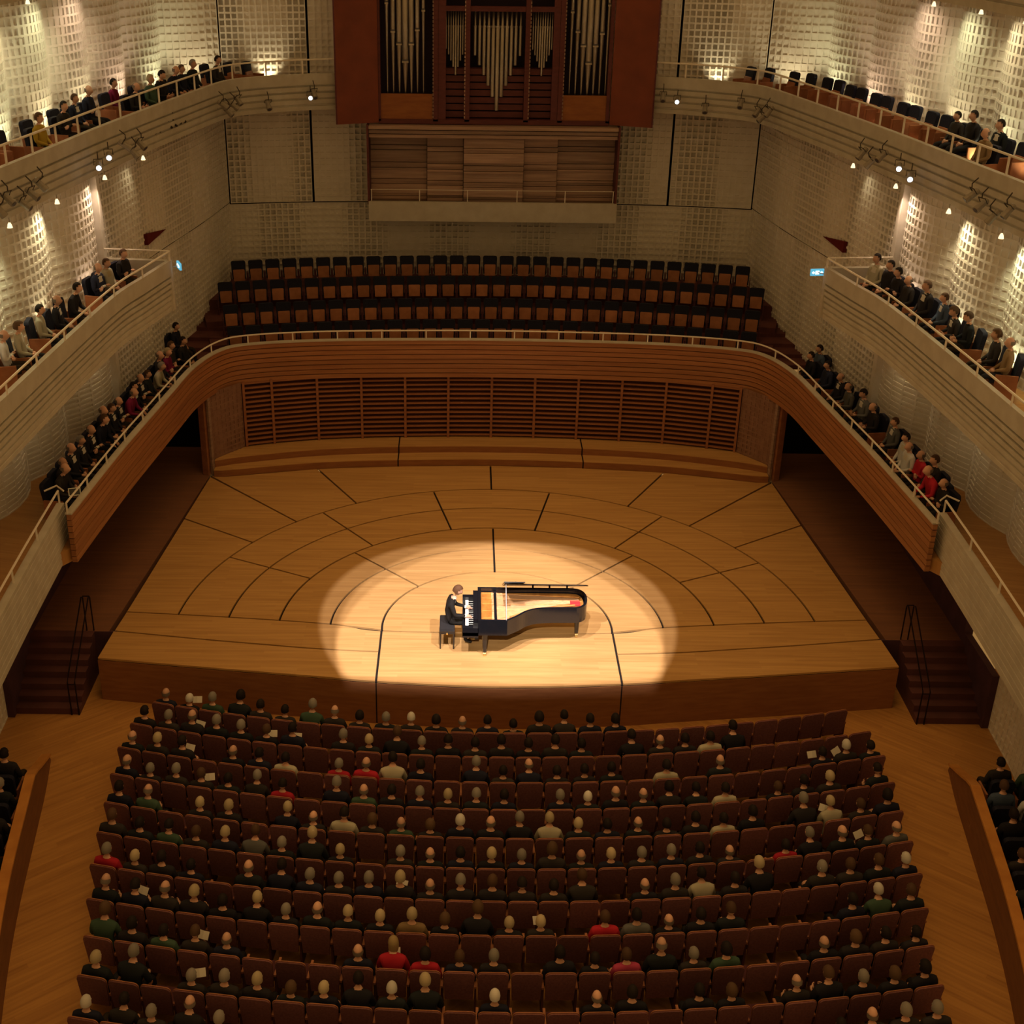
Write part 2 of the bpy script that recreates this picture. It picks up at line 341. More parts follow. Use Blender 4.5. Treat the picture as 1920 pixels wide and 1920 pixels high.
panel(disc+[(x, ybase(x)+G/2) for x in np.linspace(-R0+G, R0-G, 20)])
panel([(x, yfront(x)+0.0) for x in np.linspace(-R0+G/2, R0-G/2, 24)]+[(x, ybase(x)-G/2) for x in np.linspace(R0-G/2, -R0+G/2, 24)])
for k in (0, 1):
    r0 = R0+k*D
    bs = [th0(r0+D/2)-2, 45.4, 90, 134.8, 182-th0(r0+D/2)]
    for a, b in zip(bs, bs[1:]): sector(r0, r0+D, a, b)
for k in (2, 3):
    r0 = R0+k*D
    bs = [th0(r0+D/2)-2, 26.0, 51.9, 77.4, 102.6, 128.1, 154.0, 182-th0(r0+D/2)]
    for a, b in zip(bs, bs[1:]): sector(r0, r0+D, a, b)
bs = [2.2, 33.2, 45.3, 60.0, 90, 120.0, 134.7, 146.8, 177.8]
for a, b in zip(bs, bs[1:]): sector(R0+4*D, 9.5, a, b, rmax, 40)
for s in (-1, 1):
    xs = np.linspace(R0+G/2, 8.66, 40)
    panel([(s*x, ybase(s*x)-G/2) for x in xs]+[(s*x, yl2(s*x)+G/2) for x in np.append(xs, 8.74)[::-1]])
    xs = np.linspace(R0+G/2, 8.76, 40)
    panel([(s*x, yl2(s*x)-G/2) for x in xs]+[(s*x, yfront(s*x)) for x in np.append(xs, 8.84)[::-1]])
# stage front boards (three, with open joints)
for x0, x1 in ((-8.85, -R0-0.015), (-R0+0.015, R0-0.015), (R0+0.015, 8.85)):
    pth = [(x, yfront(x)-0.012) for x in np.linspace(x0, x1, 20)]
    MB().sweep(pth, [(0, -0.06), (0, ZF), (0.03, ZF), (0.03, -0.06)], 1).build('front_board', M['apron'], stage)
# back risers
def curve_y(tbl, x): t = np.array(tbl); return float(np.interp(x, t[:, 0], t[:, 1]))
RZ2 = [(-7.95, 8.30), (-7.2, 8.62), (-5.05, 9.2), (-2.65, 9.48), (0, 9.58), (2.65, 9.48), (5.05, 9.2), (7.2, 8.62), (7.95, 8.30)]
WB = [(-7.95, 8.34), (-7.55, 8.9), (-7.3, 9.3), (-5.1, 9.92), (-2.7, 10.17), (0, 10.28), (2.7, 10.17), (5.1, 9.92), (7.3, 9.3), (7.55, 8.9), (7.95, 8.34)]
rz1 = smooth(BK[1:-1], 0.2); rz2 = smooth(RZ2, 0.2); wbp = smooth(WB, 0.2)
riser = empty('stage_riser', kind='structure', label='two low curved wooden steps along the back of the stage', category='riser')
for (x0, x1) in ((-7.92, -2.72), (-2.68, 2.68), (2.72, 7.92)):
    xs = np.linspace(x0, x1, 24)
    for z0, z1, tb in ((-0.04, 0.20, rz1), (0.0, 0.40, rz2)):
        A = [(x, float(np.interp(x, tb[:, 0], tb[:, 1]))) for x in xs]; B = [(x, float(np.interp(x, wbp[:, 0], wbp[:, 1]))+0.06) for x in xs]
        b = MB().strip(A, B, z0, z1); b.build('riser_step', M['stage'], riser)
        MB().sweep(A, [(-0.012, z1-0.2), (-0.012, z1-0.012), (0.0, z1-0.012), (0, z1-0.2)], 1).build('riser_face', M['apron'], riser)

xs = np.linspace(-7.8, 7.8, 60)
for z1, tb in ((0.18, rz1), (0.38, rz2)):
    MB().strip([(x, float(np.interp(x, tb[:, 0], tb[:, 1]))+0.02) for x in xs], [(x, float(np.interp(x, wbp[:, 0], wbp[:, 1]))+0.05) for x in xs], -0.04, z1).build('riser_core', M['stage_dark'], riser)  # dark block added behind the joints, keeps world light from leaking
# ---- stage back wall: slats on posts
wb = empty('wall_stage_back', kind='structure', label='slatted red-brown wood wall at the back of the stage under the choir', category='wall')
ZW0, ZW1 = 0.40, 2.42
MB().sweep(wbp, [(-0.14, 0.0), (-0.14, ZW1+0.1), (-0.30, ZW1+0.1), (-0.30, 0.0)], -1).build('backing', M['slatback'], wb)
def wy(x): return float(np.interp(x, wbp[:, 0], wbp[:, 1]))
bays = [-7.15, -6.37, -5.09, -3.81, -2.53, -1.26, 0.02, 1.29, 2.56, 3.83, 5.10, 6.38, 7.15]
for x in bays:
    a = math.atan2(wy(x+.05)-wy(x-.05), .1)
    MB().box(-0.035, 0.035, -0.05, 0.09, ZW0, ZW1).xf(Matrix.Translation((x, wy(x), 0)) @ Matrix.Rotation(a, 4, 'Z')).build('post', M['slat'], wb)
slat_mesh = {}
for xa, xb in zip(bays, bays[1:]):
    L = math.hypot(xb-xa, wy(xb)-wy(xa))-0.07; key = round(L, 1)
    a = math.atan2(wy(xb)-wy(xa), xb-xa)
    if key not in slat_mesh: slat_mesh[key] = MB().box(-0.5, 0.5, -0.02, 0.05, -0.026, 0.026).mesh('slat', M['slat'])
    for j in range(14):
        o = link('slat', slat_mesh[key], wb); o.location = ((xa+xb)/2, (wy(xa)+wy(xb))/2, ZW0+0.08+j*(ZW1-ZW0-0.14)/13); o.rotation_euler = (0, 0, a); o.scale = (L, 1, 1)
for s in (-1, 1):
    A, B = (s*7.2, 9.33), (s*7.98, 8.38)
    relief('relief_panel', resample([A, B], 0.1), 0.0, ZW1, 0.15, 0.15, wb, M['lattice'], -s, 0.05, 0.004, 0.03, 5)
    MB().box(-0.10, 0.10, -0.13, 0.13, 0.0, 2.45).xf(Matrix.Translation((s*8.12, 8.33, 0)) @ Matrix.Rotation(s*0.5, 4, 'Z')).build('door_post', M['slat'], wb)
    MB().box(-0.035, 0.035, -0.05, 0.05, 0.0, 2.45).xf(Matrix.Translation((s*7.97, 8.24, 0)) @ Matrix.Rotation(s*0.5, 4, 'Z')).build('door_post', M['niche'], wb)

# ---- side passages beside the stage, stairs
for s, nm in ((-1, 'left'), (1, 'right')):
    g = empty('floor_side_'+nm, kind='structure', label='dark wood passage floor beside the %s edge of the stage' % nm, category='floor')
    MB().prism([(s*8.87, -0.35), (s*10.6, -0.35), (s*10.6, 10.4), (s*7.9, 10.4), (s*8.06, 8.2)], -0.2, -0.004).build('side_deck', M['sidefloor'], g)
    w = empty('wall_side_'+nm, kind='structure', label='dark passage wall under the %s wooden gallery front' % nm, category='wall')
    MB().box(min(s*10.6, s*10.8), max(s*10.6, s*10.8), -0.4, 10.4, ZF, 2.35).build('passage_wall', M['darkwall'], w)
    MB().prism([(s*10.6, -0.4), (s*10.75, -0.4), (s*10.75, -2.2), (s*10.6, -2.2)], ZF, 0.25).build('stair_cheek', M['darkwall'], w)
    MB().box(min(s*7.9, s*10.8), max(s*7.9, s*10.8), 10.2, 10.4, 0, 2.35).build('passage_end', M['void'], w)
    MB().box(min(s*8.70, s*9.22), max(s*8.70, s*9.22), -0.36, -0.32, ZF, -0.006).build('passage_riser', M['darkwall'], w)
    relief('relief_panel', resample([(s*10.75, -2.2), (s*10.7, -3.6), (s*10.2, -9.0)], 0.2), ZF, 2.3, 0.22, 0.22, w, M['plaster'], -s, 0.06, 0.004, 0.03, 11)
    st = empty('stairs_'+nm, kind='structure', label='dark red steps from the stalls up to the %s side of the stage' % nm, category='stairs')
    for k in range(7):
        z1 = ZF+(k+1)*(-ZF/7)-0.002; y0 = -2.06+k*0.245
        MB().box(min(s*9.2, s*10.6), max(s*9.2, s*10.6), y0, -0.34, z1-0.157, z1).build('step', M['steps'], st)
    h = empty('stair_handrail', (0, 0, 0), label='thin dark metal handrail on the steps at the %s end of the stage' % nm, category='handrail')
    x = s*9.22
    for xx in (x, x+s*0.16):
        MB().tube([(xx, -0.32, -0.02), (xx, -0.32, 0.88), (xx, -0.42, 0.93), (xx, -1.95, -0.13), (xx, -2.08, -0.25), (xx, -2.08, ZF)], 0.017, 6).build('rail_tube', M['darkrail'], h)
    MB().tube([(x, -0.32, 0.90), (x+s*0.16, -0.32, 0.90)], 0.014, 6).build('cross_tube', M['darkrail'], h)
    MB().tube([(x, -2.08, -0.3), (x+s*0.16, -2.08, -0.3)], 0.014, 6).build('cross_tube', M['darkrail'], h)

# ---- level 1: wooden parapet round the stage (gallery front + choir front)
L1C = [(-9.03, -1.4), (-8.88, 0.5), (-8.72, 2.3), (-8.53, 4.0), (-8.34, 5.7), (-8.10, 7.6), (-7.62, 8.95), (-6.87, 9.48), (-4.95, 9.86), (-2.5, 10.03), (0, 10.1)]
L1C = L1C+[(-x, y) for x, y in L1C[-2::-1]]
L1P = smooth(L1C, 0.18)
par = empty('parapet_choir', kind='structure', label='curved red-brown wooden parapet wrapping the stage with cream handrail', category='parapet')
NP = 8
for k in range(NP):
    z1 = 3.48-k*(3.48-2.34)/NP; z0 = z1-(3.48-2.34)/NP+0.022; d = 0.012 if k % 2 else 0.0
    MB().sweep(L1P, [(0.0-d, z0), (0.0-d, z1), (0.10, z1), (0.10, z0)], 1).build('plank', M['pearwood'], par)
MB().sweep(L1P[2:-2], [(0.05, 2.34), (0.05, 3.47), (0.16, 3.47), (0.16, 2.34)], 1).build('core', M['stage_dark'], par)
MB().sweep(L1P, [(-0.02, 3.485), (-0.02, 3.52), (0.13, 3.52), (0.13, 3.485)], 1).build('sill', M['fascia'], par)
def handrail(path, z_sill, z_rail, parent, spacing=1.3, off=0.12, side=1, r=0.022, pr=0.018):
    path = np.asarray(path); nr = normals(path)*side; q = path+nr*off
    MB().tube([(x, y, z_rail) for x, y in q], r, 6).build('rail', M['rail'], parent)
    pts = resample(q, spacing)
    pm = MB().box(-pr, pr, -pr*0.6, pr*0.6, z_sill, z_rail).mesh('rail_post', M['rail'])
    for x, y in pts[:]:
        o = link('rail_post', pm, parent); o.location = (x, y, 0)
handrail(L1P, 3.5, 3.76, par, 1.28, 0.07)

# white side parapets of level 1 further out
L1W = {}
for s, nm in ((-1, 'left'), (1, 'right')):
    g = empty('parapet_lower_'+nm, kind='structure', label='cream grooved parapet of the %s lower gallery with double rail' % nm, category='parapet')
    P = smooth([(s*9.32, -0.85), (s*9.26, -3.2), (s*9.16, -5.8), (s*9.0, -9), (s*8.85, -13)], 0.4); L1W[s] = P
    prof = [(-0.16, 3.5), (0, 3.5)]
    for k in range(7):
        z = 3.42-k*0.15; prof += [(0, z), (-0.012, z-0.005), (-0.012, z-0.025), (0, z-0.03)]
    prof += [(0, 2.36), (-0.16, 2.36)]
    MB().sweep(P, prof, -1 if s > 0 else 1).build('fascia', M['fascia'], g)
    handrail(P, 3.5, 3.78, g, 1.7, -0.10, -1 if s > 0 else 1, 0.024)
    MB().tube([(s*9.30, -0.85, 3.78), (s*9.52, -0.6, 3.78), (s*9.75, -0.75, 3.72)], 0.02, 6).build('rail_end', M['rail'], g)

# ---- level 1 gallery floor & outer walls
W1 = {}; W2 = {}; W3 = {}
for s, nm in ((-1, 'left'), (1, 'right')):
    inner = [p for p in L1P if p[0]*s > 0 and p[1] < 9.0]; inner.sort(key=lambda p: -p[1])
    inner = np.array([(x+s*0.10, y) for x, y in inner]+[(s*9.36, -1.5)]+[(x+s*0.05, y) for x, y in L1W[s] if y < -1.6])
    ys = np.linspace(9.2, -12.8, 60); o_ = np.argsort(inner[:, 1]); xi = np.interp(ys, inner[o_, 1], inner[o_, 0])
    A = np.stack([xi, ys], 1); B = np.stack([np.full(60, s*12.0), ys], 1)
    g = empty('gallery_lower_'+nm, kind='structure', label='wooden floor of the %s lower gallery behind the parapet' % nm, category='gallery')
    MB().strip(A, B, 2.34, Z1).build('gallery_deck', M['galfloor'], g)
    # outer wall: continuous piece (level 1 to level 3) beside the choir, then bulging columns
    w = empty('wall_'+nm, kind='structure', label='cream plaster %s wall of relief panels behind the galleries' % nm, category='wall')
    cont = smooth([(s*8.35, 15.95), (s*8.75, 13.2), (s*9.35, 10.0), (s*9.95, 6.1)], 0.3)
    n1 = 1 if s < 0 else -1     # path runs towards the audience: hall lies on its left for the left wall
    k1 = int(len(cont)*0.42); k2 = int(len(cont)*0.72)
    nrm_c = normals(cont)*n1
    for a, b, sd, off in ((0, k1+1, 1, 0.0), (k1, k2+1, 2, 0.0), (k2, len(cont), 3, 0.10)):
        seg = cont[a:b]+nrm_c[a:b]*off
        relief('relief_panel', seg, Z1, 6.0, 0.19, 0.19, w, M['plaster'], n1, 0.055, 0.02, 0.14, 20+sd, freq=2.1, band=True, base=0.12)
        relief('relief_panel', seg, 6.02, 9.4, 0.19, 0.19, w, M['plaster'], n1, 0.055, 0.02, 0.14, 30+sd, freq=2.1, band=True, base=0.12)
    MB().sweep(cont, [(-0.2, Z1), (-0.2, 9.4), (-0.3, 9.4), (-0.3, Z1)], n1).build('wall_backing', M['void'], w)  # black sheet added behind the gaps, stops world light leaking
    e0 = cont[k2]; MB().add([(*(e0+nrm_c[k2]*0.10), Z1), (*(e0-nrm_c[k2]*0.05), Z1), (*(e0-nrm_c[k2]*0.05), 9.4), (*(e0+nrm_c[k2]*0.10), 9.4)], [(0, 1, 2, 3)]).build('panel_return', M['plaster'], w)
    MB().box(min(s*9.78, s*10.1), max(s*9.78, s*10.1), 6.0, 6.28, Z1, 9.4).build('pilaster', M['plaster'], w)
    # red-lined wall flap: a wedge standing open from the wall
    kf = int(len(cont)*0.535); pa, pb2 = cont[k2-1], cont[kf]; na = nrm_c[k2-1]; nb = nrm_c[kf]
    MB().add([(*(pa+na*0.09), 6.74), (*(pa+na*0.09), 6.44), (*(pb2+nb*0.012), 6.50), (*(pa-na*0.02), 6.74), (*(pa-na*0.02), 6.44), (*(pb2-nb*0.02), 6.50)],
             [(0, 1, 2), (3, 5, 4), (0, 3, 4, 1), (1, 4, 5, 2), (2, 5, 3, 0)]).build('red_flap', M['redvoid'], w)
    # level 1 columns (fine horizontal ripple)
    pts = [(s*9.95, 6.1), (s*10.65, 4.1), (s*11.0, 2.0), (s*11.15, -0.2), (s*11.3, -2.6), (s*11.4, -5.2), (s*11.5, -8.0)]
    for k, (a, b) in enumerate(zip(pts, pts[1:])):
        relief('ripple_column', arc_pts(a, b, 0.26, 14, n1), Z1, 5.75, 0.42, 0.13, w, M['plaster'], n1, 0.055, 0.006, 0.035, 40+k)
    # level 2 columns
    pts = [(s*9.95, 6.1), (s*10.45, 3.9), (s*10.85, 1.5), (s*11.15, -0.9), (s*11.4, -3.3), (s*11.6, -5.8)]; W2[s] = pts
    for k, (a, b) in enumerate(zip(pts, pts[1:])):
        relief('relief_column', arc_pts(a, b, 0.22, 14, n1), Z2, 9.35, 0.20, 0.21, w, M['plaster'], n1, 0.055, 0.01, 0.07, 50+k)
    # level 3 columns
    pts = [(s*8.35, 15.95), (s*10.0, 15.3), (s*10.6, 13.2), (s*11.0, 11.0), (s*11.4, 8.7), (s*11.75, 6.4), (s*12.05, 4.1), (s*12.35, 1.8), (s*12.6, -0.6)]; W3[s] = pts
    for k, (a, b) in enumerate(zip(pts, pts[1:])):
        relief('relief_column', arc_pts(a, b, 0.06 if k == 0 else 0.26, 14, n1), Z3, 14.0, 0.20, 0.22, w, M['plaster'], n1, 0.055, 0.01, 0.075, 70+k)

# ---- back wall
wall_b = empty('wall_back', kind='structure', label='cream relief plaster wall behind the choir seats and the organ', category='wall')
BWP = smooth([(-8.35, 15.95), (-5.7, 16.35), (-2.8, 16.5), (0, 16.55), (2.8, 16.5), (5.7, 16.35), (8.35, 15.95)], 0.2)
def bw(x0, x1):
    xs = np.linspace(x0, x1, 40); return np.stack([xs, np.interp(xs, BWP[:, 0], BWP[:, 1])], 1)
for x0, x1, sd in ((-8.31, -5.735, 1), (-5.665, 5.665, 2), (5.735, 8.31, 3)):
    relief('relief_panel', bw(x0, x1), 5.99, 14.0, 0.19, 0.19, wall_b, M['plaster'], -1, 0.055, 0.02, 0.17, 90+sd, freq=2.3, band=True, base=0.12)
relief('relief_panel', bw(-8.4, 8.4), 3.4, 5.96, 0.19, 0.19, wall_b, M['plaster'], -1, 0.055, 0.02, 0.16, 97, freq=2.3, band=True, base=0.12)
MB().sweep(bw(-8.6, 8.6), [(-0.22, 3.2), (-0.22, 14), (-0.3, 14), (-0.3, 3.2)], -1).build('backing', M['void'], wall_b)  # unseen black sheet added, keeps world light out of the panel gaps

# ---- level 2 and level 3 balconies
def grooved(z1, z0, n, lip=0.11, d=0.07):
    p = [(-lip, z1), (0, z1)]; flat = 0.30*(z1-z0); zz = z1-flat
    p += [(0, zz)]; h = (zz-z0)/n
    for k in range(n):
        z = zz-k*h; p += [(-d, z-0.008), (-d, z-0.05), (0.0 - 0.012*k, z-0.058), (0.0-0.012*k, z-h+0.004)]
    p += [(-0.10, z0), (-lip, z0)]; return p
L2P = {}; L3P = {}
for s, nm in ((-1, 'left'), (1, 'right')):
    sd = 1 if s < 0 else -1     # paths run from the stage end towards the audience
    g = empty('balcony_middle_'+nm, kind='structure', label='cream grooved front and deck of the %s middle balcony' % nm, category='balcony')
    P = smooth([(s*8.14, 5.88), (s*8.44, 4.5), (s*8.76, 3.0), (s*9.05, -0.14), (s*9.30, -3.7), (s*9.5, -7.0), (s*9.7, -11)], 0.3); L2P[s] = P
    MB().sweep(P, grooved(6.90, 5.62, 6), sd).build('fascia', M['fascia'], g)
    MB().strip(P-np.array([-s*0.1, 0]), np.stack([np.full(len(P), s*11.6), P[:, 1]], 1), 5.72, Z2).build('deck', M['galfloor'], g)
    MB().prism([(s*8.14, 5.88), (s*9.95, 6.02), (s*9.95, 6.17), (s*8.12, 6.02)], 5.62, 6.90).build('end_panel', M['fascia'], g)
    handrail(P, 6.9, 7.14, g, 1.5, 0.0, sd, 0.024)
    handrail(resample([(s*8.14, 5.93), (s*9.85, 6.08)], 0.4), 6.9, 7.14, g, 1.4, 0.0, sd, 0.02)
    g = empty('balcony_upper_'+nm, kind='structure', label='cream grooved front and deck of the %s upper balcony' % nm, category='balcony')
    P = smooth([(s*4.62, 15.33), (s*5.7, 15.02), (s*6.74, 14.52), (s*7.45, 14.0), (s*7.86, 13.3), (s*8.34, 11.4), (s*8.90, 8.95), (s*9.55, 5.86), (s*10.04, 3.06), (s*10.35, 1.4), (s*10.8, -1.2), (s*11.2, -4)], 0.3); L3P[s] = P
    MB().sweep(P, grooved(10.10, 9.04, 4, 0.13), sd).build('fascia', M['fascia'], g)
    wall3 = np.array([(s*4.6, 16.3), (s*5.7, 16.33), (s*8.35, 15.93)]+[(x+s*0.15, y) for x, y in W3[s][1:]]+[(s*13, -4)])
    MB().strip(P-normals(P)*sd*0.15, resample(wall3, n=len(P)), 9.1, Z3).build('deck', M['galfloor'], g)
    handrail(P, 10.1, 10.50, g, 1.12, -0.08, sd, 0.026, 0.022)
    # level 4 above: only its lower edge reaches the frame
    g = empty('balcony_top_'+nm, kind='structure', label='underside and front edge of the topmost %s balcony' % nm, category='balcony')
    P = smooth([(s*9.3, 12.0), (s*9.9, 9.0), (s*10.45, 6.2), (s*10.85, 3.6), (s*11.3, 0.6), (s*11.8, -3)], 0.5)
    MB().sweep(P, grooved(14.1, 12.98, 3, 0.4), sd).build('fascia', M['fascia'], g)
    MB().strip(P-normals(P)*sd*0.2, np.stack([np.full(len(P), s*13.2), P[:, 1]], 1), 13.05, 13.3).build('deck', M['galfloor'], g)

# ---- choir tiers
ch = empty('choir_tier', kind='structure', label='four stepped dark red tiers carrying the empty choir seats', category='tier')
CC = -20.0
def annulus(r0, r1, half, n=40):
    a = np.linspace(-half, half, n); A = np.stack([r0*np.sin(a), CC+r0*np.cos(a)], 1); B = np.stack([r1*np.sin(a), CC+r1*np.cos(a)], 1); return A, B
CR = [31.62, 32.78, 34.08, 35.30]; CZ = [2.65, 2.95, 3.27, 3.58]
for k, (r0, r1, z) in enumerate(((30.5, 32.0, CZ[0]), (31.98, 33.3, CZ[1]), (33.28, 34.5, CZ[2]), (34.48, 36.7, CZ[3]))):
    A, B = annulus(r0, r1, 0.262 if k else 0.255); MB().strip(A, B, 2.34, z).build('tier', M['carpetwood'], ch)
for s, nm in ((-1, 'left'), (1, 'right')):
    g = empty('stairs_choir_'+nm, kind='structure', label='dark red aisle steps at the %s end of the choir seats' % nm, category='stairs')
    for k in range(8):
        y0 = 10.3+k*0.62; z = Z1+(k+1)*0.115
        MB().prism([(s*8.0, y0), (s*9.5, y0), (s*9.2, 16), (s*8.0, 16)], z-0.13, z).build('step', M['carpetwood'], g)

# ---- lower side boxes next to the stalls
for s, nm in ((-1, 'left'), (1, 'right')):
    g = empty('parapet_box_'+nm, kind='structure', label='curved brown wooden wall with lit orange top, %s edge of the stalls' % nm, category='parapet')
    P = smooth([(s*9.38, -3.7), (s*9.18, -4.8), (s*8.98, -6.2), (s*8.66, -8.4), (s*8.24, -10.5), (s*7.6, -13)], 0.3)
    sd = 1 if s < 0 else -1
    # the wall rises from the floor at its stage end
    nr = normals(P)*sd; L = np.concatenate([[0], np.cumsum(np.linalg.norm(np.diff(P, axis=0), axis=1))]); vs = []; vl = []
    for k in range(len(P)):
        zt = ZF+0.12+(-0.16-ZF-0.12)*min(1.0, L[k]/1.7)
        for d_, z in ((0, ZF), (-0.02, zt), (-0.15, zt), (-0.15, ZF)): vs.append((P[k, 0]+nr[k, 0]*d_, P[k, 1]+nr[k, 1]*d_, z))
        for d_, z in ((0.02, zt), (0.02, zt+0.05), (-0.17, zt+0.05), (-0.17, zt)): vl.append((P[k, 0]+nr[k, 0]*d_, P[k, 1]+nr[k, 1]*d_, z))
    fs = [(k*4+m_, k*4+(m_+1) % 4, (k+1)*4+(m_+1) % 4, (k+1)*4+m_) for k in range(len(P)-1) for m_ in range(4)]+[(0, 1, 2, 3), tuple((len(P)-1)*4+m_ for m_ in (3, 2, 1, 0))]
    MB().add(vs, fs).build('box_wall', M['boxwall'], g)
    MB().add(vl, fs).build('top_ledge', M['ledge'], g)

# ================================================================== ORGAN
org = empty('pipe_organ', (0, 15.4, 0), label='large pipe organ with tin pipes in a red case and open doors', category='organ')
OY = 0.0
def obox(n, m, x0, x1, y0, y1, z0, z1): return MB().box(x0, x1, y0, y1, z0, z1).build(n, M[m], org)
obox('back_board', 'orgdark', -3.5, 3.55, 0.75, 0.85, 8.6, 14)
obox('base_beam', 'orgred', -3.5, 3.55, 0.0, 0.8, 8.62, 8.76)
posts = [-3.48, -1.76, -0.80, 1.00, 2.04, 3.50]
for i, x in enumerate(posts):
    wdt = 0.05 if i in (0, 5) else 0.075
    obox('post', 'orgred', x-wdt, x+wdt, 0.0, 0.3, 8.7, 14)
    if 0 < i < 5:
        e = x-wdt if i < 3 else x+wdt
        b = MB()
        for k in range(40): b.box(e-0.016, e+0.016, -0.012, 0.02, 8.80+k*0.11, 8.87+k*0.11)
        b.build('post_beading', M['niche'], org, kind='stuff')
for x0, x1 in ((-3.43, -1.85), (2.12, 3.45)):
    obox('lower_panel', 'orgorange', x0, x1, 0.05, 0.12, 8.76, 9.5)
for x0, x1 in ((-1.68, -0.88), (-0.72, 0.92), (1.08, 1.96)):
    obox('top_beam', 'orgred', x0, x1, 0.02, 0.2, 11.88, 12.02)
    for k in range(7): obox('shelf_board', 'orgred', x0, x1, 0.25+0.03*(k % 2), 0.6, 8.8+k*0.21, 8.97+k*0.21)
for x0, x1 in ((-1.68, -1.45), (1.76, 1.96)): obox('inner_stile', 'orgred', x0, x1, 0.03, 0.2, 8.76, 14)
def pipe(x, r, zb, zmouth, zt, y=0.25):
    o = MB().tube([(x, y, zb), (x, y, zb+0.05), (x, y, zmouth-0.02), (x, y, zmouth), (x, y, zt)], r, 12, rs=[r*0.25, r*0.3, r*0.95, r, r]).build('pipe', M['pipe'], org, smooth=True)
    MB().box(x-r*1.02, x+r*1.02, y-r*1.08, y-r*0.5, zmouth-0.01, zmouth+0.03).build('pipe_mouth', M['lens'], o)
    MB().box(x-r*1.04, x+r*1.04, y-r*1.15, y-r*0.5, zmouth-0.06, zmouth-0.015).build('pipe_lip', M['pipe'], o)
for x0, mouths in ((-3.38, (12.1, 11.3, 10.95, 10.45, 10.95, 11.35, 11.9)), (2.16, (11.9, 11.35, 10.95, 10.45, 10.95, 11.3, 12.1))):
    n = len(mouths); w = 1.28/n
    for i, zm in enumerate(mouths):
        r = 0.052+0.042*(1-abs(i-3)/3.0); pipe(x0+w*(i+0.5)+0.06, r, 9.5, zm, 14)
def hung(xc, n, sp, ztop, zlow, r0):
    for i in range(n):
        t = abs(i-(n-1)/2)/((n-1)/2); zb = zlow+(ztop-0.9-zlow)*t**0.85*0.82; x = xc+(i-(n-1)/2)*sp; r = r0*(1-0.3*t)
        o = MB().tube([(x, 0.18, zb), (x, 0.18, zb+0.01), (x, 0.18, ztop-0.42), (x, 0.18, ztop-0.40), (x, 0.18, ztop)], r, 10, rs=[r, r, r, r*0.72, r*0.6]).build('pipe', M['pipe'], org, smooth=True)
        MB().tube([(x, 0.18, ztop-0.46), (x, 0.18, ztop-0.40)], r*1.12, 10).build('pipe_collar', M['pipe'], o)
hung(0.10, 11, 0.136, 11.87, 9.02, 0.062); hung(-1.16, 9, 0.072, 11.87, 10.05, 0.032); hung(1.44, 9, 0.072, 11.87, 10.05, 0.032)
for s, hx in ((-1, -3.5), (1, 3.57)):
    tip = (hx+s*1.22, -0.42)
    MB().prism([(hx, 0.02), tip, (tip[0], tip[1]-0.07), (hx, -0.06)], 8.66, 14).build('case_door', M['redlac'], org)
    MB().prism([(tip[0], tip[1]-0.07), (tip[0]+s*0.05, tip[1]-0.05), (tip[0]+s*0.05, tip[1]+0.02), (tip[0], tip[1])], 8.66, 14).build('door_edge', M['orgred'], org)
# cornice and console niche
con = empty('organ_console_niche', (0, 15.4, 0), kind='structure', label='slatted wood niche and cream parapet below the organ', category='niche')
for k in range(3): MB().box(-3.80, 3.84, -0.30+0.07*k, 0.5, 8.60-k*0.135-0.10, 8.60-k*0.135).build('cornice_board', M['niche'], con)
MB().box(-3.85, 3.9, 0.75, 0.85, 5.7, 8.6).build('niche_back', M['orgdark'], con)
for x in (-3.84, 3.88): MB().box(x-0.03, x+0.03, -0.28, 0.8, 6.2, 8.62).build('niche_side', M['orgred'], con)
rn = random.Random(4)
for x0, x1, dep in ((-3.80, -2.04, 0.45), (-2.02, -0.90, 0.25), (-0.88, 0.98, 0.0), (1.00, 2.04, 0.25), (2.06, 3.84, 0.45)):
    z = 8.25
    i = 0
    while z > 6.05:
        h = (0.07, 0.28, 0.06, 0.09, 0.30, 0.08, 0.10, 0.07)[i % 8]; dd = dep+(0.0 if i % 2 else -0.06)
        MB().box(x0, x1, dd, dd+0.2, z-h+0.012, z).build('plank', M['niche'], con); z -= h; i += 1
MB().box(-3.84, 3.92, -0.34, -0.20, 5.70, 6.30).build('console_parapet', M['fascia'], con)
MB().box(-3.84, 3.92, -0.20, 0.8, 5.95, 6.10).build('console_deck', M['galfloor'], con)
for x in (-3.75, -2.25, -0.75, 0.80, 2.30, 3.80): MB().box(x-0.012, x+0.012, -0.24, -0.21, 6.28, 6.66).build('rail_post', M['rail'], con)
MB().tube([(-3.78, -0.225, 6.66), (3.83, -0.225, 6.66)], 0.009, 6).build('rail', M['rail'], con)

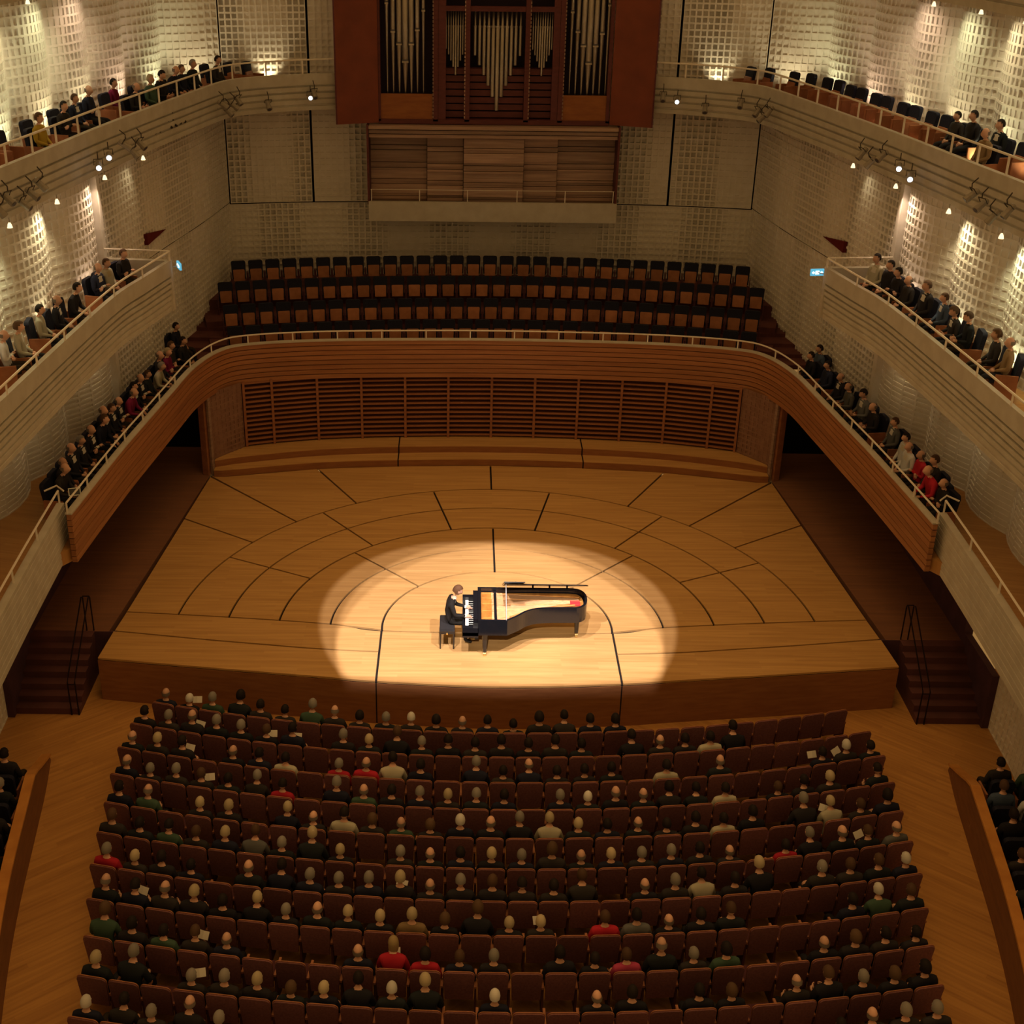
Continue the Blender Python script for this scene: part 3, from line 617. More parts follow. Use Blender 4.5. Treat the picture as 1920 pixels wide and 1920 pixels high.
# ================================================================== SEATS
def rounded(w0, w1, z0, z1, r, n=5):
    """seat back outline, narrower at the foot, round upper corners"""
    P = [(-w0/2, z0), (w0/2, z0)]
    for k in range(n+1): a = k/n*PI/2; P.append((w1/2-r+r*math.cos(a), z1-r+r*math.sin(a)))
    for k in range(n+1): a = PI/2+k/n*PI/2; P.append((-w1/2+r+r*math.cos(a), z1-r+r*math.sin(a)))
    return P
def lean(b, k, z0=0.4):
    b.v = [(x, y-(z-z0)*k, z) for x, y, z in b.v]; return b
def register(root): KIDS[root.name] = list(root.children); return root
def aud_seat():
    t = empty('auditorium_seat')
    lean(MB().extr(rounded(0.455, 0.495, 0.34, 0.97, 0.08), 0.035, 0.06), 0.10).build('backrest', M['seatback'], t)
    o = lean(MB().extr(rounded(0.465, 0.51, 0.33, 0.985, 0.085), 0.06, 0.075), 0.10).build('lit_back_edge', M['seatwood'], t)  # lighter rim: light on the seat's upper edge put into the colour
    lean(MB().extr(rounded(0.40, 0.43, 0.45, 0.92, 0.06), 0.075, 0.12), 0.10).build('back_cushion', M['cushion'], t)
    MB().box(-0.22, 0.22, 0.08, 0.50, 0.38, 0.47).build('seat_cushion', M['cushion'], t)
    MB().box(0.247, 0.288, 0.04, 0.44, 0.58, 0.62).build('armrest', M['seatwood'], t)
    MB().box(0.250, 0.285, 0.06, 0.36, 0.0, 0.58).build('side_panel', M['seatframe'], t)
    return t
def choir_seat(name, folded=True):
    t = empty(name)
    lean(MB().extr(rounded(0.42, 0.45, 0.40, 0.95, 0.06), -0.04, 0.05), 0.12).build('backrest', M['navy'], t)
    if folded: lean(MB().extr(rounded(0.34, 0.36, 0.36, 0.70, 0.03, 3), 0.07, 0.12), 0.22, 0.36).build('folded_seat', M['padwood'], t)
    else: MB().box(-0.20, 0.20, 0.06, 0.48, 0.39, 0.46).build('seat', M['navy'], t)
    MB().box(0.235, 0.262, -0.02, 0.20, 0.0, 0.62).build('side_panel', M['seatframe'], t)
    MB().box(-0.262, -0.235, -0.02, 0.20, 0.0, 0.62).build('side_panel', M['seatframe'], t)
    return t
def gallery_chair(name, folded):
    t = empty(name)
    lean(MB().extr(rounded(0.42, 0.46, 0.44, 0.96, 0.09), -0.05, 0.05), 0.12).build('backrest', M['navy'], t)
    if folded: lean(MB().extr(rounded(0.38, 0.40, 0.34, 0.68, 0.03, 3), 0.07, 0.12), 0.22, 0.36).build('folded_seat', M['padwood'], t)
    else: MB().box(-0.21, 0.21, 0.06, 0.48, 0.40, 0.46).build('seat', M['navy'], t)
    for x in (-0.25, 0.25): MB().box(x-0.02, x+0.02, -0.04, 0.40, 0.0, 0.60).build('side_panel', M['padwood'], t)
    return t

# ================================================================== PEOPLE
def hand(b, wrist, d, palm_n, side, mi, curl=0.5, size=1.0):
    """palm and five separate bent fingers; d = direction of the fingers, palm_n = where the palm faces"""
    d = Vector(d).normalized(); n = Vector(palm_n).normalized(); n = (n-d*n.dot(d)).normalized(); a = d.cross(n)*side; w = Vector(wrist)
    k = size
    b.tube([w-d*0.01*k, w+d*0.03*k, w+d*0.085*k], 0.03*k, 6, mi, True, [0.024*k, 0.036*k, 0.034*k])
    for i, (off, ln, rr) in enumerate(((0.030, 0.072, 0.0085), (0.010, 0.082, 0.009), (-0.011, 0.076, 0.0085), (-0.030, 0.060, 0.0075))):
        p = w+d*0.08*k+a*off*k; e1 = p+(d*math.cos(curl*.6)+n*math.sin(curl*.6))*ln*0.5*k; e2 = e1+(d*math.cos(curl*1.6)+n*math.sin(curl*1.6))*ln*0.5*k
        b.tube([p, e1, e2], rr*k, 5, mi, True, [rr*k, rr*k, rr*0.75*k])
    p = w+d*0.025*k+a*0.03*k; e1 = p+(d*0.6+a*0.75+n*0.2).normalized()*0.035*k; e2 = e1+(d*0.9+a*0.2+n*0.35).normalized()*0.03*k
    b.tube([p, e1, e2], 0.010*k, 5, mi, True, [0.012*k, 0.010*k, 0.008*k])
def head(b, c, mi, yaw=0.0, nod=0.0, s=1.0, nu=14, nv=10):
    """skull, jaw, nose, brow, ears; face looks along +Y before yaw"""
    vs = []; fs = []
    for i in range(nv+1):
        th = PI*i/nv
        for j in range(nu):
            ph = 2*PI*j/nu; x = math.sin(th)*math.cos(ph); y = math.sin(th)*math.sin(ph); z = math.cos(th)
            sx, sy, sz = 0.076, 0.097, 0.118
            if z < 0: sx *= 1+0.32*z; sy *= 1+0.16*z
            px, py, pz = x*sx, y*sy, z*sz
            if y > 0.9 and -0.42 < z < 0.1: py += 0.020     # nose
            if y > 0.75 and 0.05 < z < 0.4: py -= 0.006     # eye hollows
            if y > 0.7 and z < -0.75: py += 0.012           # chin
            if abs(x) > 0.93 and -0.35 < z < 0.3: px *= 1.14  # ears
            vs.append((px, py, pz))
    for i in range(nv):
        for j in range(nu): fs.append((i*nu+j, (i+1)*nu+j, (i+1)*nu+(j+1) % nu, i*nu+(j+1) % nu))
    mt = Matrix.Translation(c) @ Matrix.Rotation(yaw, 4, 'Z') @ Matrix.Rotation(-nod, 4, 'X') @ Matrix.Scale(s, 4)
    b.add([mt @ Vector(v) for v in vs], fs, mi); return mt
def hair_mesh(kind):
    b = MB(); nu, nv = 16, 10; vs = []; keep = []
    for i in range(nv+1):
        th = PI*i/nv
        for j in range(nu):
            ph = 2*PI*j/nu; x = math.sin(th)*math.cos(ph); y = math.sin(th)*math.sin(ph); z = math.cos(th)
            g = 1.0 if kind != 'full' else 1.10
            sx, sy, sz = 0.090*g, 0.110*g, 0.127*g
            if kind == 'long' and z < 0: sx *= 1.1; sz = 0.24; sy *= 0.95
            vs.append((x*sx, y*sy-0.006, z*sz+0.006))
            front = y > 0.25 and z < 0.42
            low = z < (-0.35 if kind in ('short', 'full', 'ring') else -0.9) or (y > -0.25 and z < -0.1 and kind != 'long') or (y > 0.0 and kind == 'long' and z < 0.2)
            if kind == 'ring': front = y > 0.3; low = z < -0.4
            top = kind == 'ring' and z > 0.35
            keep.append(not (front or low or top))
    fs = []
    for i in range(nv):
        for j in range(nu):
            f = (i*nu+j, (i+1)*nu+j, (i+1)*nu+(j+1) % nu, i*nu+(j+1) % nu)
            if sum(keep[k] for k in f) >= 3: fs.append(f)
    b.add(vs, fs); me = b.mesh('hair_'+kind, M['hair'])
    bm = bmesh.new(); bm.from_mesh(me); bmesh.ops.remove_doubles(bm, verts=bm.verts, dist=0.0008)
    bm.faces.ensure_lookup_table(); left = set(bm.faces); best = set()      # keep the one connected cap
    while left:
        st = [next(iter(left))]; isl = set(st)
        while st:
            for ed in st.pop().edges:
                for f in ed.link_faces:
                    if f not in isl: isl.add(f); st.append(f)
        left -= isl
        if len(isl) > len(best): best = isl
    bmesh.ops.delete(bm, geom=[f for f in bm.faces if f not in best], context='FACES'); bmesh.ops.delete(bm, geom=[v for v in bm.verts if not v.link_faces], context='VERTS'); bm.to_mesh(me); bm.free()
    me.polygons.foreach_set('use_smooth', [True]*len(me.polygons)); return me
HAIR = {k: hair_mesh(k) for k in ('short', 'long', 'ring', 'full')}
def skin_body(V, E, R, root=0, sub=1):
    """grow a continuous body surface over a joint skeleton"""
    me = bpy.data.meshes.new('skeleton'); me.from_pydata(V, E, []); ob = bpy.data.objects.new('skeleton', me); COL.objects.link(ob)
    ob.modifiers.new('Skin', 'SKIN')
    sk = me.skin_vertices[0].data if me.skin_vertices else None
    if sk is None:
        bm = bmesh.new(); bm.from_mesh(me); bm.verts.layers.skin.verify(); bm.to_mesh(me); bm.free(); sk = me.skin_vertices[0].data
    for i, r in enumerate(R): sk[i].radius = r if isinstance(r, tuple) else (r, r); sk[i].use_root = (i == root)
    ss = ob.modifiers.new('Sub', 'SUBSURF'); ss.levels = sub; ss.render_levels = sub
    dg = bpy.context.evaluated_depsgraph_get(); dg.update(); ev = ob.evaluated_get(dg); m2 = ev.to_mesh()
    vs = [tuple(v.co) for v in m2.vertices]; fs = [tuple(p.vertices) for p in m2.polygons]; ev.to_mesh_clear()
    bpy.data.objects.remove(ob, do_unlink=True); bpy.data.meshes.remove(me); return vs, fs
def person_mesh(name, pose):
    # seated, facing +Y, origin on the floor under the seat back; hips at 0.55 m
    ln = {'lap': 0.0, 'fwd': 0.16, 'fold': 0.02, 'read': 0.05}[pose]
    hip = (0, 0.22, 0.52); sp = (0, 0.19+ln*0.4, 0.72); ct = (0, 0.17+ln*0.9, 0.92); nk = (0, 0.18+ln*1.15, 1.05); nk2 = (0, 0.20+ln*1.3, 1.12)
    V = [hip, sp, ct, nk, nk2]; E = [(0, 1), (1, 2), (2, 3), (3, 4)]; R = [(0.16, 0.125), (0.155, 0.12), (0.165, 0.12), (0.075, 0.07), (0.055, 0.055)]
    wr = {}
    for s in (-1, 1):
        i = len(V)
        hands = {'lap': (s*0.07, 0.42, 0.62), 'fwd': (s*0.12, 0.56, 0.66), 'fold': (-s*0.10, 0.36, 0.78), 'read': (s*0.11, 0.45, 0.71)}[pose]
        sh = (s*0.185, ct[1], 0.985); el = (s*0.25, 0.20+ln, 0.73)
        V += [sh, el, hands]; E += [(2, i), (i, i+1), (i+1, i+2)]; R += [0.072, 0.052, 0.032]; wr[s] = hands
        j = len(V)
        V += [(s*0.10, 0.28, 0.52), (s*0.13, 0.64, 0.52), (s*0.13, 0.68, 0.10), (s*0.135, 0.82, 0.045)]
        E += [(0, j), (j, j+1), (j+1, j+2), (j+2, j+3)]; R += [0.095, 0.066, 0.045, 0.036]
    vs, fs = skin_body(V, E, R)
    b = MB(); b.add(vs, fs)
    for k, f in enumerate(b.f):
        c = sum((Vector(b.v[i]) for i in f), Vector())/len(f); mi = 1
        if c.y > 0.27 and c.z < 0.615: mi = 2
        if c.z < 0.52 and c.y > 0.2: mi = 2
        if c.z < 0.10: mi = 4
        if c.z > 1.075: mi = 0
        if 0.74 < c.z <= 1.075 and abs(c.x) < 0.055 and c.y > ct[1]+0.055: mi = 3
        b.m[k] = mi
    for s in (-1, 1):
        d = {'lap': (-s*0.5, 0.6, -0.25), 'fwd': (-s*0.4, 0.8, -0.3), 'fold': (-s*0.95, 0.25, -0.1), 'read': (-s*0.3, 0.9, 0.12)}[pose]
        hand(b, wr[s], d, (0, 0.0, -1) if pose != 'read' else (-s, 0, 0.2), s, 0)
    yaw = {'lap': 0.0, 'fwd': 0.1, 'fold': -0.15, 'read': 0.0}[pose]
    mt = head(b, Vector((0, nk2[1]+0.02, 1.215)), 0, yaw, {'read': 0.35}.get(pose, 0.05))
    me = b.mesh(name, [M['skin'], M['top'], M['legs'], M['shirt'], M['shoe']])
    me.polygons.foreach_set('use_smooth', [True]*len(me.polygons)); return me, mt
POSES = [person_mesh('person_'+p, p) for p in ('lap', 'fwd', 'fold', 'read')]
HC = {'d': (0.016, 0.011, 0.009), 'D': (0.014, 0.010, 0.009), 'r': (0.085, 0.045, 0.024), 'R': (0.10, 0.055, 0.028), 'y': (0.46, 0.36, 0.20), 'Y': (0.36, 0.25, 0.11), 'g': (0.24, 0.21, 0.165), 'w': (0.62, 0.57, 0.46), 'b': (0.20, 0.16, 0.12)}
HW = {'d': 'dark-haired', 'D': 'thick dark-haired', 'r': 'brown-haired', 'R': 'full brown-haired', 'y': 'fair-haired', 'Y': 'long fair-haired', 'g': 'grey-haired', 'w': 'white-haired', 'b': 'balding'}
TC = {'': (0.018, 0.018, 0.024), 'shirt': (0.016, 0.016, 0.02), 'green': (0.05, 0.09, 0.055), 'red': (0.45, 0.02, 0.035), 'cream': (0.42, 0.38, 0.26), 'grey': (0.12, 0.12, 0.11), 'tan': (0.26, 0.17, 0.08), 'pink': (0.42, 0.05, 0.10), 'magenta': (0.20, 0.015, 0.06), 'white': (0.58, 0.56, 0.50), 'blue': (0.07, 0.10, 0.15), 'navy': (0.02, 0.025, 0.05), 'yellow': (0.50, 0.33, 0.04)}
TW = {'': 'dark clothes', 'shirt': 'dark jacket over white shirt', 'green': 'green top', 'red': 'red top', 'cream': 'cream top', 'grey': 'grey top', 'tan': 'tan top', 'pink': 'pink top', 'magenta': 'dark red top', 'white': 'white shirt', 'blue': 'blue-grey top', 'navy': 'navy jacket', 'yellow': 'yellow top'}
def person(loc, rz, code, label, group, pose=None):
    hk, _, tk = code.partition(':')
    if pose is None: pose = rnd.choice((0, 0, 0, 0, 1, 2, 3))
    me, mt = POSES[pose]
    o = link('person', me, None, label=label, category='person', group=group); o.location = loc; o.rotation_euler = (0, 0, rz+rnd.uniform(-0.07, 0.07))
    sc = rnd.uniform(0.95, 1.05); o.scale = (sc, sc, sc*rnd.uniform(0.97, 1.04))
    jit = rnd.uniform(0.85, 1.2); sk = rnd.uniform(0.8, 1.1)
    t = TC[tk]
    if tk == '': t = rnd.choice(((0.014, 0.014, 0.018), (0.022, 0.020, 0.022), (0.016, 0.020, 0.022), (0.030, 0.026, 0.024), (0.014, 0.016, 0.030)))
    o['top_colour'] = [min(1, c*jit) for c in cc(t)]; o['skin_colour'] = [0.72*sk, 0.45*sk, 0.36*sk]
    o['leg_colour'] = rnd.choice(([0.014, 0.014, 0.018], [0.02, 0.022, 0.032], [0.03, 0.025, 0.02]))
    o['shirt_colour'] = [0.66, 0.66, 0.66] if (tk == 'shirt' or rnd.random() < 0.18) else [min(1, c*jit) for c in t]
    hm = {'b': 'ring', 'D': 'full', 'R': 'full', 'Y': 'long'}.get(hk, 'short')
    h = link('hair', HAIR[hm], o); h.matrix_local = mt
    hj = rnd.uniform(0.85, 1.15); h['hair_colour'] = [c*hj for c in cc(HC[hk])]
    return o

# ---- stalls: eleven curved rows
ROWS = [(27.93, 28, 0.2667, '0b 1w 2g:green 3D 4d 5d 6g:green 7b 8D 9g 10w 11D 12b 13d 14d 15D 16d 17d 18D'),
(28.74, 29, 0.2695, '0d 1g 2b 3g 4g 5r 6d 8g 9y 10r 11g 12d 13d 14d 15d 16d 17d 19d 20b 21d 22d:cream 23d'),
(29.54, 29, 0.2644, '0b 1y 2d 4b 5d 6d:cream 8g:red 9b:red 10d:cream 11d 13g 14d 15b 16d 17d 18d 20d:cream 22b 26d 27w 28d'),
(30.35, 29, 0.2551, '0b 1g 2g 3r 4d 5g 6d:red 8g 9b:green 10d 11g 12y 13g 14d 16g 17w 18b 19b 20D 21d 22d:cream 24r 25d 26y 28d'),
(31.16, 28, 0.2454, '0d 1b:green 3y 4y 6y 7b 8d:cream 9R 10b:green 11R 12w 13b 14g 15y:cream 16y 17d 18b 19d 20d 21d:cream 22d 24g 25y:cream 26r 27D'),
(31.97, 28, 0.2365, '0r 1d 2d:green 3r 4y 5r:grey 6g 7y 8y 10g 11b 12d 13y 14g 15R 16b 17y 18g 19g 20d 21b 23d:red 24g 25b 26r 27b:grey'),
(32.78, 28, 0.2274, '0g:red 1y 2d 3d 5b 6d 7g 8g 9g 10y 11b 12g 13r 14d 15d 16r 18b 19g 20d:cream 21d 22y 24g 25r 26r 27w'),
(33.58, 27, 0.217, '0b 1d 2b 3y 4d 5y 6g 7b 8y 9y 10y:tan 11R 12R 13y 14y 16r:red 17d:grey 18b 19d 20r 24d 25w:green 26r'),
(34.39, 26, 0.2067, '0R:green 1d 2d:green 3r 4b 8b 9Y:red 10D:red 11r 12g 14d 15d 16r:pink 17b 18g 19D:green 22b 23R 24d 25d'),
(35.2, 26, 0.1982, '0y 1g 3g 4g 5y 6R 7y 8d 9w 10y 12w 15b 16d 18d 19R 21b 22r 23g 24R 25D'),
(36.01, 26, 0.1914, '0w 1d 2g 3b 4g 22d 23b 24g 25g')]
proto = register(aud_seat()); used = False
for ri, (R_, n, half, occ) in enumerate(ROWS):
    oc = {}
    for t in occ.split():
        i = len(t)-len(t.lstrip('0123456789')); oc[int(t[:i])] = t[i:]
    for j in range(n):
        a = -half+(j+0.5)*2*half/n; x, y = R_*math.sin(a), 24-R_*math.cos(a)
        where = '%s row from the stage, %s from the left aisle' % (ORD[ri+1], ORD[j+1])
        lab = ('burgundy seat, %s' if j in oc else 'empty burgundy seat, %s') % where
        tags = dict(label=lab, category='seat', group='burgundy seats in the stalls')
        if not used:
            o = proto; used = True; o.location = (x, y, ZF); o.rotation_euler = (0, 0, a)
            for k_, v_ in tags.items(): o[k_] = v_
        else: o = copy_tree(proto, (x, y, ZF), a, **tags)
        if j in oc:
            hk, _, tk = oc[j].partition(':')
            person((x, y, ZF-0.075), a, oc[j], '%s listener in %s, %s row from stage, %s from left aisle' % (HW[hk], TW[tk], ORD[ri+1], ORD[j+1]), 'listeners in the stalls')
# programme sheets held in the stalls
pb = MB().add([(-0.10, -0.07, 0), (0, -0.07, 0.018), (0.10, -0.07, 0), (0.10, 0.07, 0), (0, 0.07, 0.018), (-0.10, 0.07, 0),
               (-0.10, -0.07, -0.006), (0, -0.07, 0.012), (0.10, -0.07, -0.006), (0.10, 0.07, -0.006), (0, 0.07, 0.012), (-0.10, 0.07, -0.006)],
              [(0, 1, 4, 5), (1, 2, 3, 4), (6, 11, 10, 7), (7, 10, 9, 8), (0, 6, 7, 1), (1, 7, 8, 2), (2, 8, 9, 3), (3, 9, 10, 4), (4, 10, 11, 5), (5, 11, 6, 0)]).mesh('programme_booklet', M['paper'])
for ri, j in ((0, 1), (1, 2), (1, 6), (1, 5), (1, 10), (2, 2), (3, 3), (6, 10), (7, 1), (8, 3), (2, 26), (2, 27), (5, 26), (8, 9), (7, 14), (4, 25), (9, 3)):
    R_, n, half, _o = ROWS[ri]; a = -half+(j+0.5)*2*half/n; R2 = R_-0.56
    o = link('programme_booklet', pb, None, label='open white programme sheet, %s row from stage, %s from left aisle' % (ORD[ri+1], ORD[j+1]), category='programme', group='programmes held by listeners')
    o.location = (R2*math.sin(a), 24-R2*math.cos(a), ZF+0.80); o.rotation_euler = (0.9, rnd.uniform(-0.3, 0.3), a+rnd.uniform(-0.4, 0.4))

# ---- choir seats
proto = register(choir_seat('choir_seat')); used = False
for k, n in enumerate((30, 31, 32, 31)):
    half = (7.58, 7.88, 8.23, 8.0)[k]/CR[k]
    for j in range(n):
        a = -half+j*2*half/(n-1); x, y = CR[k]*math.sin(a), CC+CR[k]*math.cos(a)
        tags = dict(label='empty navy choir seat with folded wooden seat, %s tier up, %s from left' % (ORD[k+1], ORD[j+1]), category='seat', group='empty choir seats')
        if not used:
            o = proto; used = True; o.location = (x, y, CZ[k]); o.rotation_euler = (0, 0, PI-a)
            for k_, v_ in tags.items(): o[k_] = v_
        else: copy_tree(proto, (x, y, CZ[k]), PI-a, **tags)

# ---- gallery chairs and listeners
GC = register(gallery_chair('gallery_chair', False)); GF = register(gallery_chair('gallery_chair', True)); GUSED = set()
def chair_at(src, loc, rz, label, group):
    tags = dict(label=label, category='chair', group=group)
    if src.name not in GUSED:
        GUSED.add(src.name); src.location = loc; src.rotation_euler = (0, 0, rz)
        for k_, v_ in tags.items(): src[k_] = v_
        return src
    return copy_tree(src, loc, rz, **tags)
def face(x, y, tx, ty): return math.atan2(ty-y, tx-x)-PI/2
def seat_people(lst, z, tgt, place, group):
    for i, (x, y, code) in enumerate(lst):
        rz = tgt(x, y); bx, by = x+0.22*math.sin(rz), y-0.22*math.cos(rz)      # head sits 0.22 m in front of the chair back
        hk, _, tk = code.partition(':')
        n = ORD[i+1]
        chair_at(GC, (bx, by, z), rz, 'navy gallery chair, %s from the organ end in the %s' % (n, place), 'occupied chairs, '+place)
        person((bx, by, z), rz, code, '%s listener in %s, %s from the organ end, %s' % (HW[hk], TW[tk], n, place), 'listeners, '+place)
L1L = [(-9.05, 9.95, 'd'), (-8.59, 8.62, 'd'), (-8.85, 8.15, 'r'), (-8.86, 7.70, 'y:magenta'), (-8.94, 7.22, 'b'), (-9.0, 6.75, 'g:cream'), (-9.06, 6.27, 'r'), (-9.15, 5.78, 'b:shirt'), (-9.19, 5.24, 'd'), (-9.27, 4.76, 'b:magenta'), (-9.36, 4.28, 'b:shirt'), (-9.39, 3.77, 'r'), (-9.46, 3.27, 'b:shirt'), (-9.51, 2.75, 'r'), (-9.53, 2.25, 'b:shirt'), (-9.60, 1.73, 'g:shirt'), (-9.65, 1.08, 'b:shirt'), (-9.67, 0.5, 'b'), (-9.68, -0.03, 'b')]
L1R = [(9.02, 8.65, 'd:blue'), (8.66, 8.10, 'd'), (8.92, 7.3, 'd:navy'), (9.06, 6.51, 'b:shirt'), (9.15, 5.82, 'b:grey'), (9.31, 5.03, 'd:grey'), (9.36, 4.33, 'b'), (9.55, 3.33, 'r:grey'), (9.53, 2.40, 'd:white'), (9.45, 1.89, 'b:white'), (9.59, 1.38, 'b:red'), (9.72, 0.88, 'r'), (9.63, 0.38, 'b:red'), (9.62, -0.1, 'b')]
seat_people(L1L, Z1, lambda x, y: -PI/2-0.12, 'left lower gallery', '')
seat_people(L1R, Z1, lambda x, y: PI/2+0.12, 'right lower gallery', '')
L2L = [(-9.17, 5.40, 'r'), (-9.36, 4.62, 'r:cream'), (-9.45, 4.10, 'b:navy'), (-9.67, 2.45, 'd'), (-9.70, 1.62, 'b:shirt'), (-9.89, 1.01, 'd:cream'), (-9.97, -0.20, 'R:cream'), (-10.13, -0.72, 'b:white')]
L2R = [(9.20, 5.45, 'd:cream'), (9.40, 4.98, 'd'), (9.45, 4.45, 'd'), (9.52, 3.93, 'b'), (9.68, 3.10, 'r'), (9.92, 2.60, 'r:blue'), (9.83, 1.50, 'R'), (9.97, 0.98, 'r'), (10.10, -0.10, 'R'), (10.19, -0.60, 'b:tan')]
seat_people(L2L, Z2, lambda x, y: face(x, y, 0, 2.0), 'left middle balcony', '')
seat_people(L2R, Z2, lambda x, y: face(x, y, 0, 2.0), 'right middle balcony', '')
L3L = [(-8.10, 14.18, 'd'), (-8.63, 13.11, 'g'), (-8.82, 12.5, 'r'), (-9.07, 12.0, 'b'), (-9.10, 10.85, 'd'), (-9.20, 10.2, 'y:green'), (-9.45, 9.35, 'b'), (-10.05, 9.67, 'd:magenta'), (-10.30, 8.0, 'b:navy'), (-10.45, 7.38, 'r:navy'), (-10.35, 5.99, 'd'), (-10.49, 4.52, 'R:yellow'), (-11.35, 1.2, 'b')]
L3R = [(10.90, 6.44, 'd'), (11.02, 5.66, 'd'), (11.20, 4.45, 'd'), (10.6, 3.7, 'b:tan')]
seat_people(L3L, Z3, lambda x, y: face(x, y, 0, y-2.6), 'left upper balcony', '')
seat_people(L3R, Z3, lambda x, y: face(x, y, 0, y-2.6), 'right upper balcony', '')
L3LC = [(-7.44, 15.45), (-7.95, 15.2), (-8.57, 14.73), (-9.70, 10.45), (-10.15, 9.1), (-10.75, 6.6), (-10.95, 5.1), (-11.15, 3.7), (-11.3, 2.9)]
L3RC = [(7.72, 15.45), (8.23, 15.2), (8.80, 14.43), (9.22, 14.1), (9.5, 13.30), (9.72, 12.85), (9.80, 11.92), (9.98, 11.42), (10.11, 10.5), (10.27, 10.0), (10.39, 9.0), (10.55, 8.5), (10.70, 7.64), (10.89, 7.12), (11.45, 3.6)]
for lst, nm in ((L3LC, 'left'), (L3RC, 'right')):
    for i, (x, y) in enumerate(lst):
        chair_at(GF, (x, y, Z3+0.08), face(x, y, 0, y-2.6), 'empty navy chair, %s from the organ end in the %s upper balcony' % (ORD[i+1], nm), 'empty chairs in the %s upper balcony' % nm)
BL = [(-9.72, -5.2, 'd'), (-9.56, -6.05, 'g'), (-9.42, -6.9, 'd'), (-9.28, -7.7, 'd'), (-10.25, -5.5, 'd'), (-10.08, -6.4, 'r')]
BR = [(9.78, -5.0, 'd'), (10.32, -5.15, 'd:green'), (9.52, -5.8, 'r:blue'), (10.06, -5.95, 'd:white'), (9.40, -6.7, 'd'), (9.93, -6.85, 'd'), (9.22, -7.6, 'r'), (9.75, -7.8, 'd'), (9.05, -8.5, 'd')]
seat_people(BL, ZF, lambda x, y: 0.02, 'left box beside the stalls', '')
seat_people(BR, ZF, lambda x, y: 0.0, 'right box beside the stalls', '')
# tablet held at the near end of the left lower gallery
tb = empty('tablet', (-9.28, -0.20, 3.45), 0.3, label='tablet with white rim held up at the end of the left lower gallery', category='tablet')
MB().box(-0.13, 0.13, -0.006, 0.006, -0.09, 0.09).xf(Matrix.Rotation(-0.7, 4, 'X')).build('tablet_rim', M['ivory'], tb)
MB().box(-0.11, 0.11, -0.009, 0.009, -0.07, 0.07).xf(Matrix.Rotation(-0.7, 4, 'X')).build('tablet_screen', M['tablet'], tb)

# ================================================================== PIANO
pn = empty('grand_piano', (0, 0, 0), label='long black concert grand piano with raised lid in the light pool', category='piano')
def curve_pts(ctrl, n=40): return [tuple(p) for p in resample(smooth(ctrl, 0.02), n=n)]
XF = -0.46
bent = curve_pts([(0.18, -1.36), (0.42, -1.16), (0.62, -0.96), (0.85, -0.845), (1.20, -0.80), (1.60, -0.79), (1.80, -0.77), (1.95, -0.62), (2.0, -0.36), (1.97, -0.10), (1.84, 0.07), (1.62, 0.12)], 44)
outer = [(XF, -1.36)]+bent+[(XF, 0.12)]
def inset(P, d):
    P = np.array(P); n = len(P); out = []
    for i in range(n):
        a, b, c = P[i-1], P[i], P[(i+1) % n]; e1 = (b-a)/(np.linalg.norm(b-a)+1e-9); e2 = (c-b)/(np.linalg.norm(c-b)+1e-9)
        n1 = np.array([-e1[1], e1[0]]); n2 = np.array([-e2[1], e2[0]]); m_ = n1+n2; m_ /= np.linalg.norm(m_)+1e-9; k = d/max(0.4, m_ @ n1); out.append(tuple(b+m_*k))
    return out
inner = inset(outer, 0.055)
b = MB(); n = len(outer)
vs = [(*p, 0.62) for p in outer]+[(*p, 1.0) for p in outer]+[(*p, 1.0) for p in inner]+[(*p, 0.86) for p in inner]
fs = [tuple(range(n-1, -1, -1))]
for i in range(n):
    j = (i+1) % n; fs += [(i, j, n+j, n+i), (n+i, n+j, 2*n+j, 2*n+i), (2*n+i, 2*n+j, 3*n+j, 3*n+i)]
fs.append(tuple(3*n+i for i in range(n)))
b.add(vs, fs).build('rim', M['ebony'], pn)
inner2 = inset(outer, 0.075)
MB().prism(inner2, 0.862, 0.875).build('soundboard', M['soundboard'], pn)
# iron frame: outline ring and struts
ring_o = inset(outer, 0.085); ring_i = inset(outer, 0.15); n = len(ring_o); b = MB()
vs = [(*p, 0.90) for p in ring_o]+[(*p, 0.90) for p in ring_i]+[(*p, 0.875) for p in ring_o]+[(*p, 0.875) for p in ring_i]; fs = []
for i in range(n):
    j = (i+1) % n; fs += [(i, j, n+j, n+i), (2*n+i, i, n+i, 3*n+i)[0:0] or (2*n+i, 2*n+j, j, i), (n+i, n+j, 3*n+j, 3*n+i)]
fr = b.add(vs, fs).build('iron_frame', M['gold'], pn)
for y0, y1, x1 in ((-1.10, -1.0, 0.45), (-0.78, -0.70, 0.95), (-0.48, -0.50, 1.80), (-0.22, -0.34, 1.88), (-0.02, -0.14, 1.84)):
    MB().tube([(-0.36, y0, 0.905), (x1, y1, 0.905)], 0.016, 5).build('frame_strut', M['gold'], fr)
MB().box(-0.38, -0.14, -1.27, 0.03, 0.885, 0.915).build('pin_block', M['gold'], fr)
MB().box(-0.10, -0.04, -1.26, 0.02, 0.90, 0.94).build('damper_rail', M['ebony'], pn)
b = MB()
for k in range(60):
    t = k/59; y = -1.22+t*1.22; xe = 0.10+1.72*min(1, t*1.25)**1.3; ye = y if t < 0.5 else y-0.22*(t-0.5)*2
    b.tube([(-0.15, y, 0.925), (xe, ye, 0.912)], 0.0022, 4)
b.build('strings', M['string'], pn, kind='stuff')
MB().box(1.62, 1.84, -0.52, -0.30, 0.90, 0.918).build('felt_strip', M['felt'], pn)
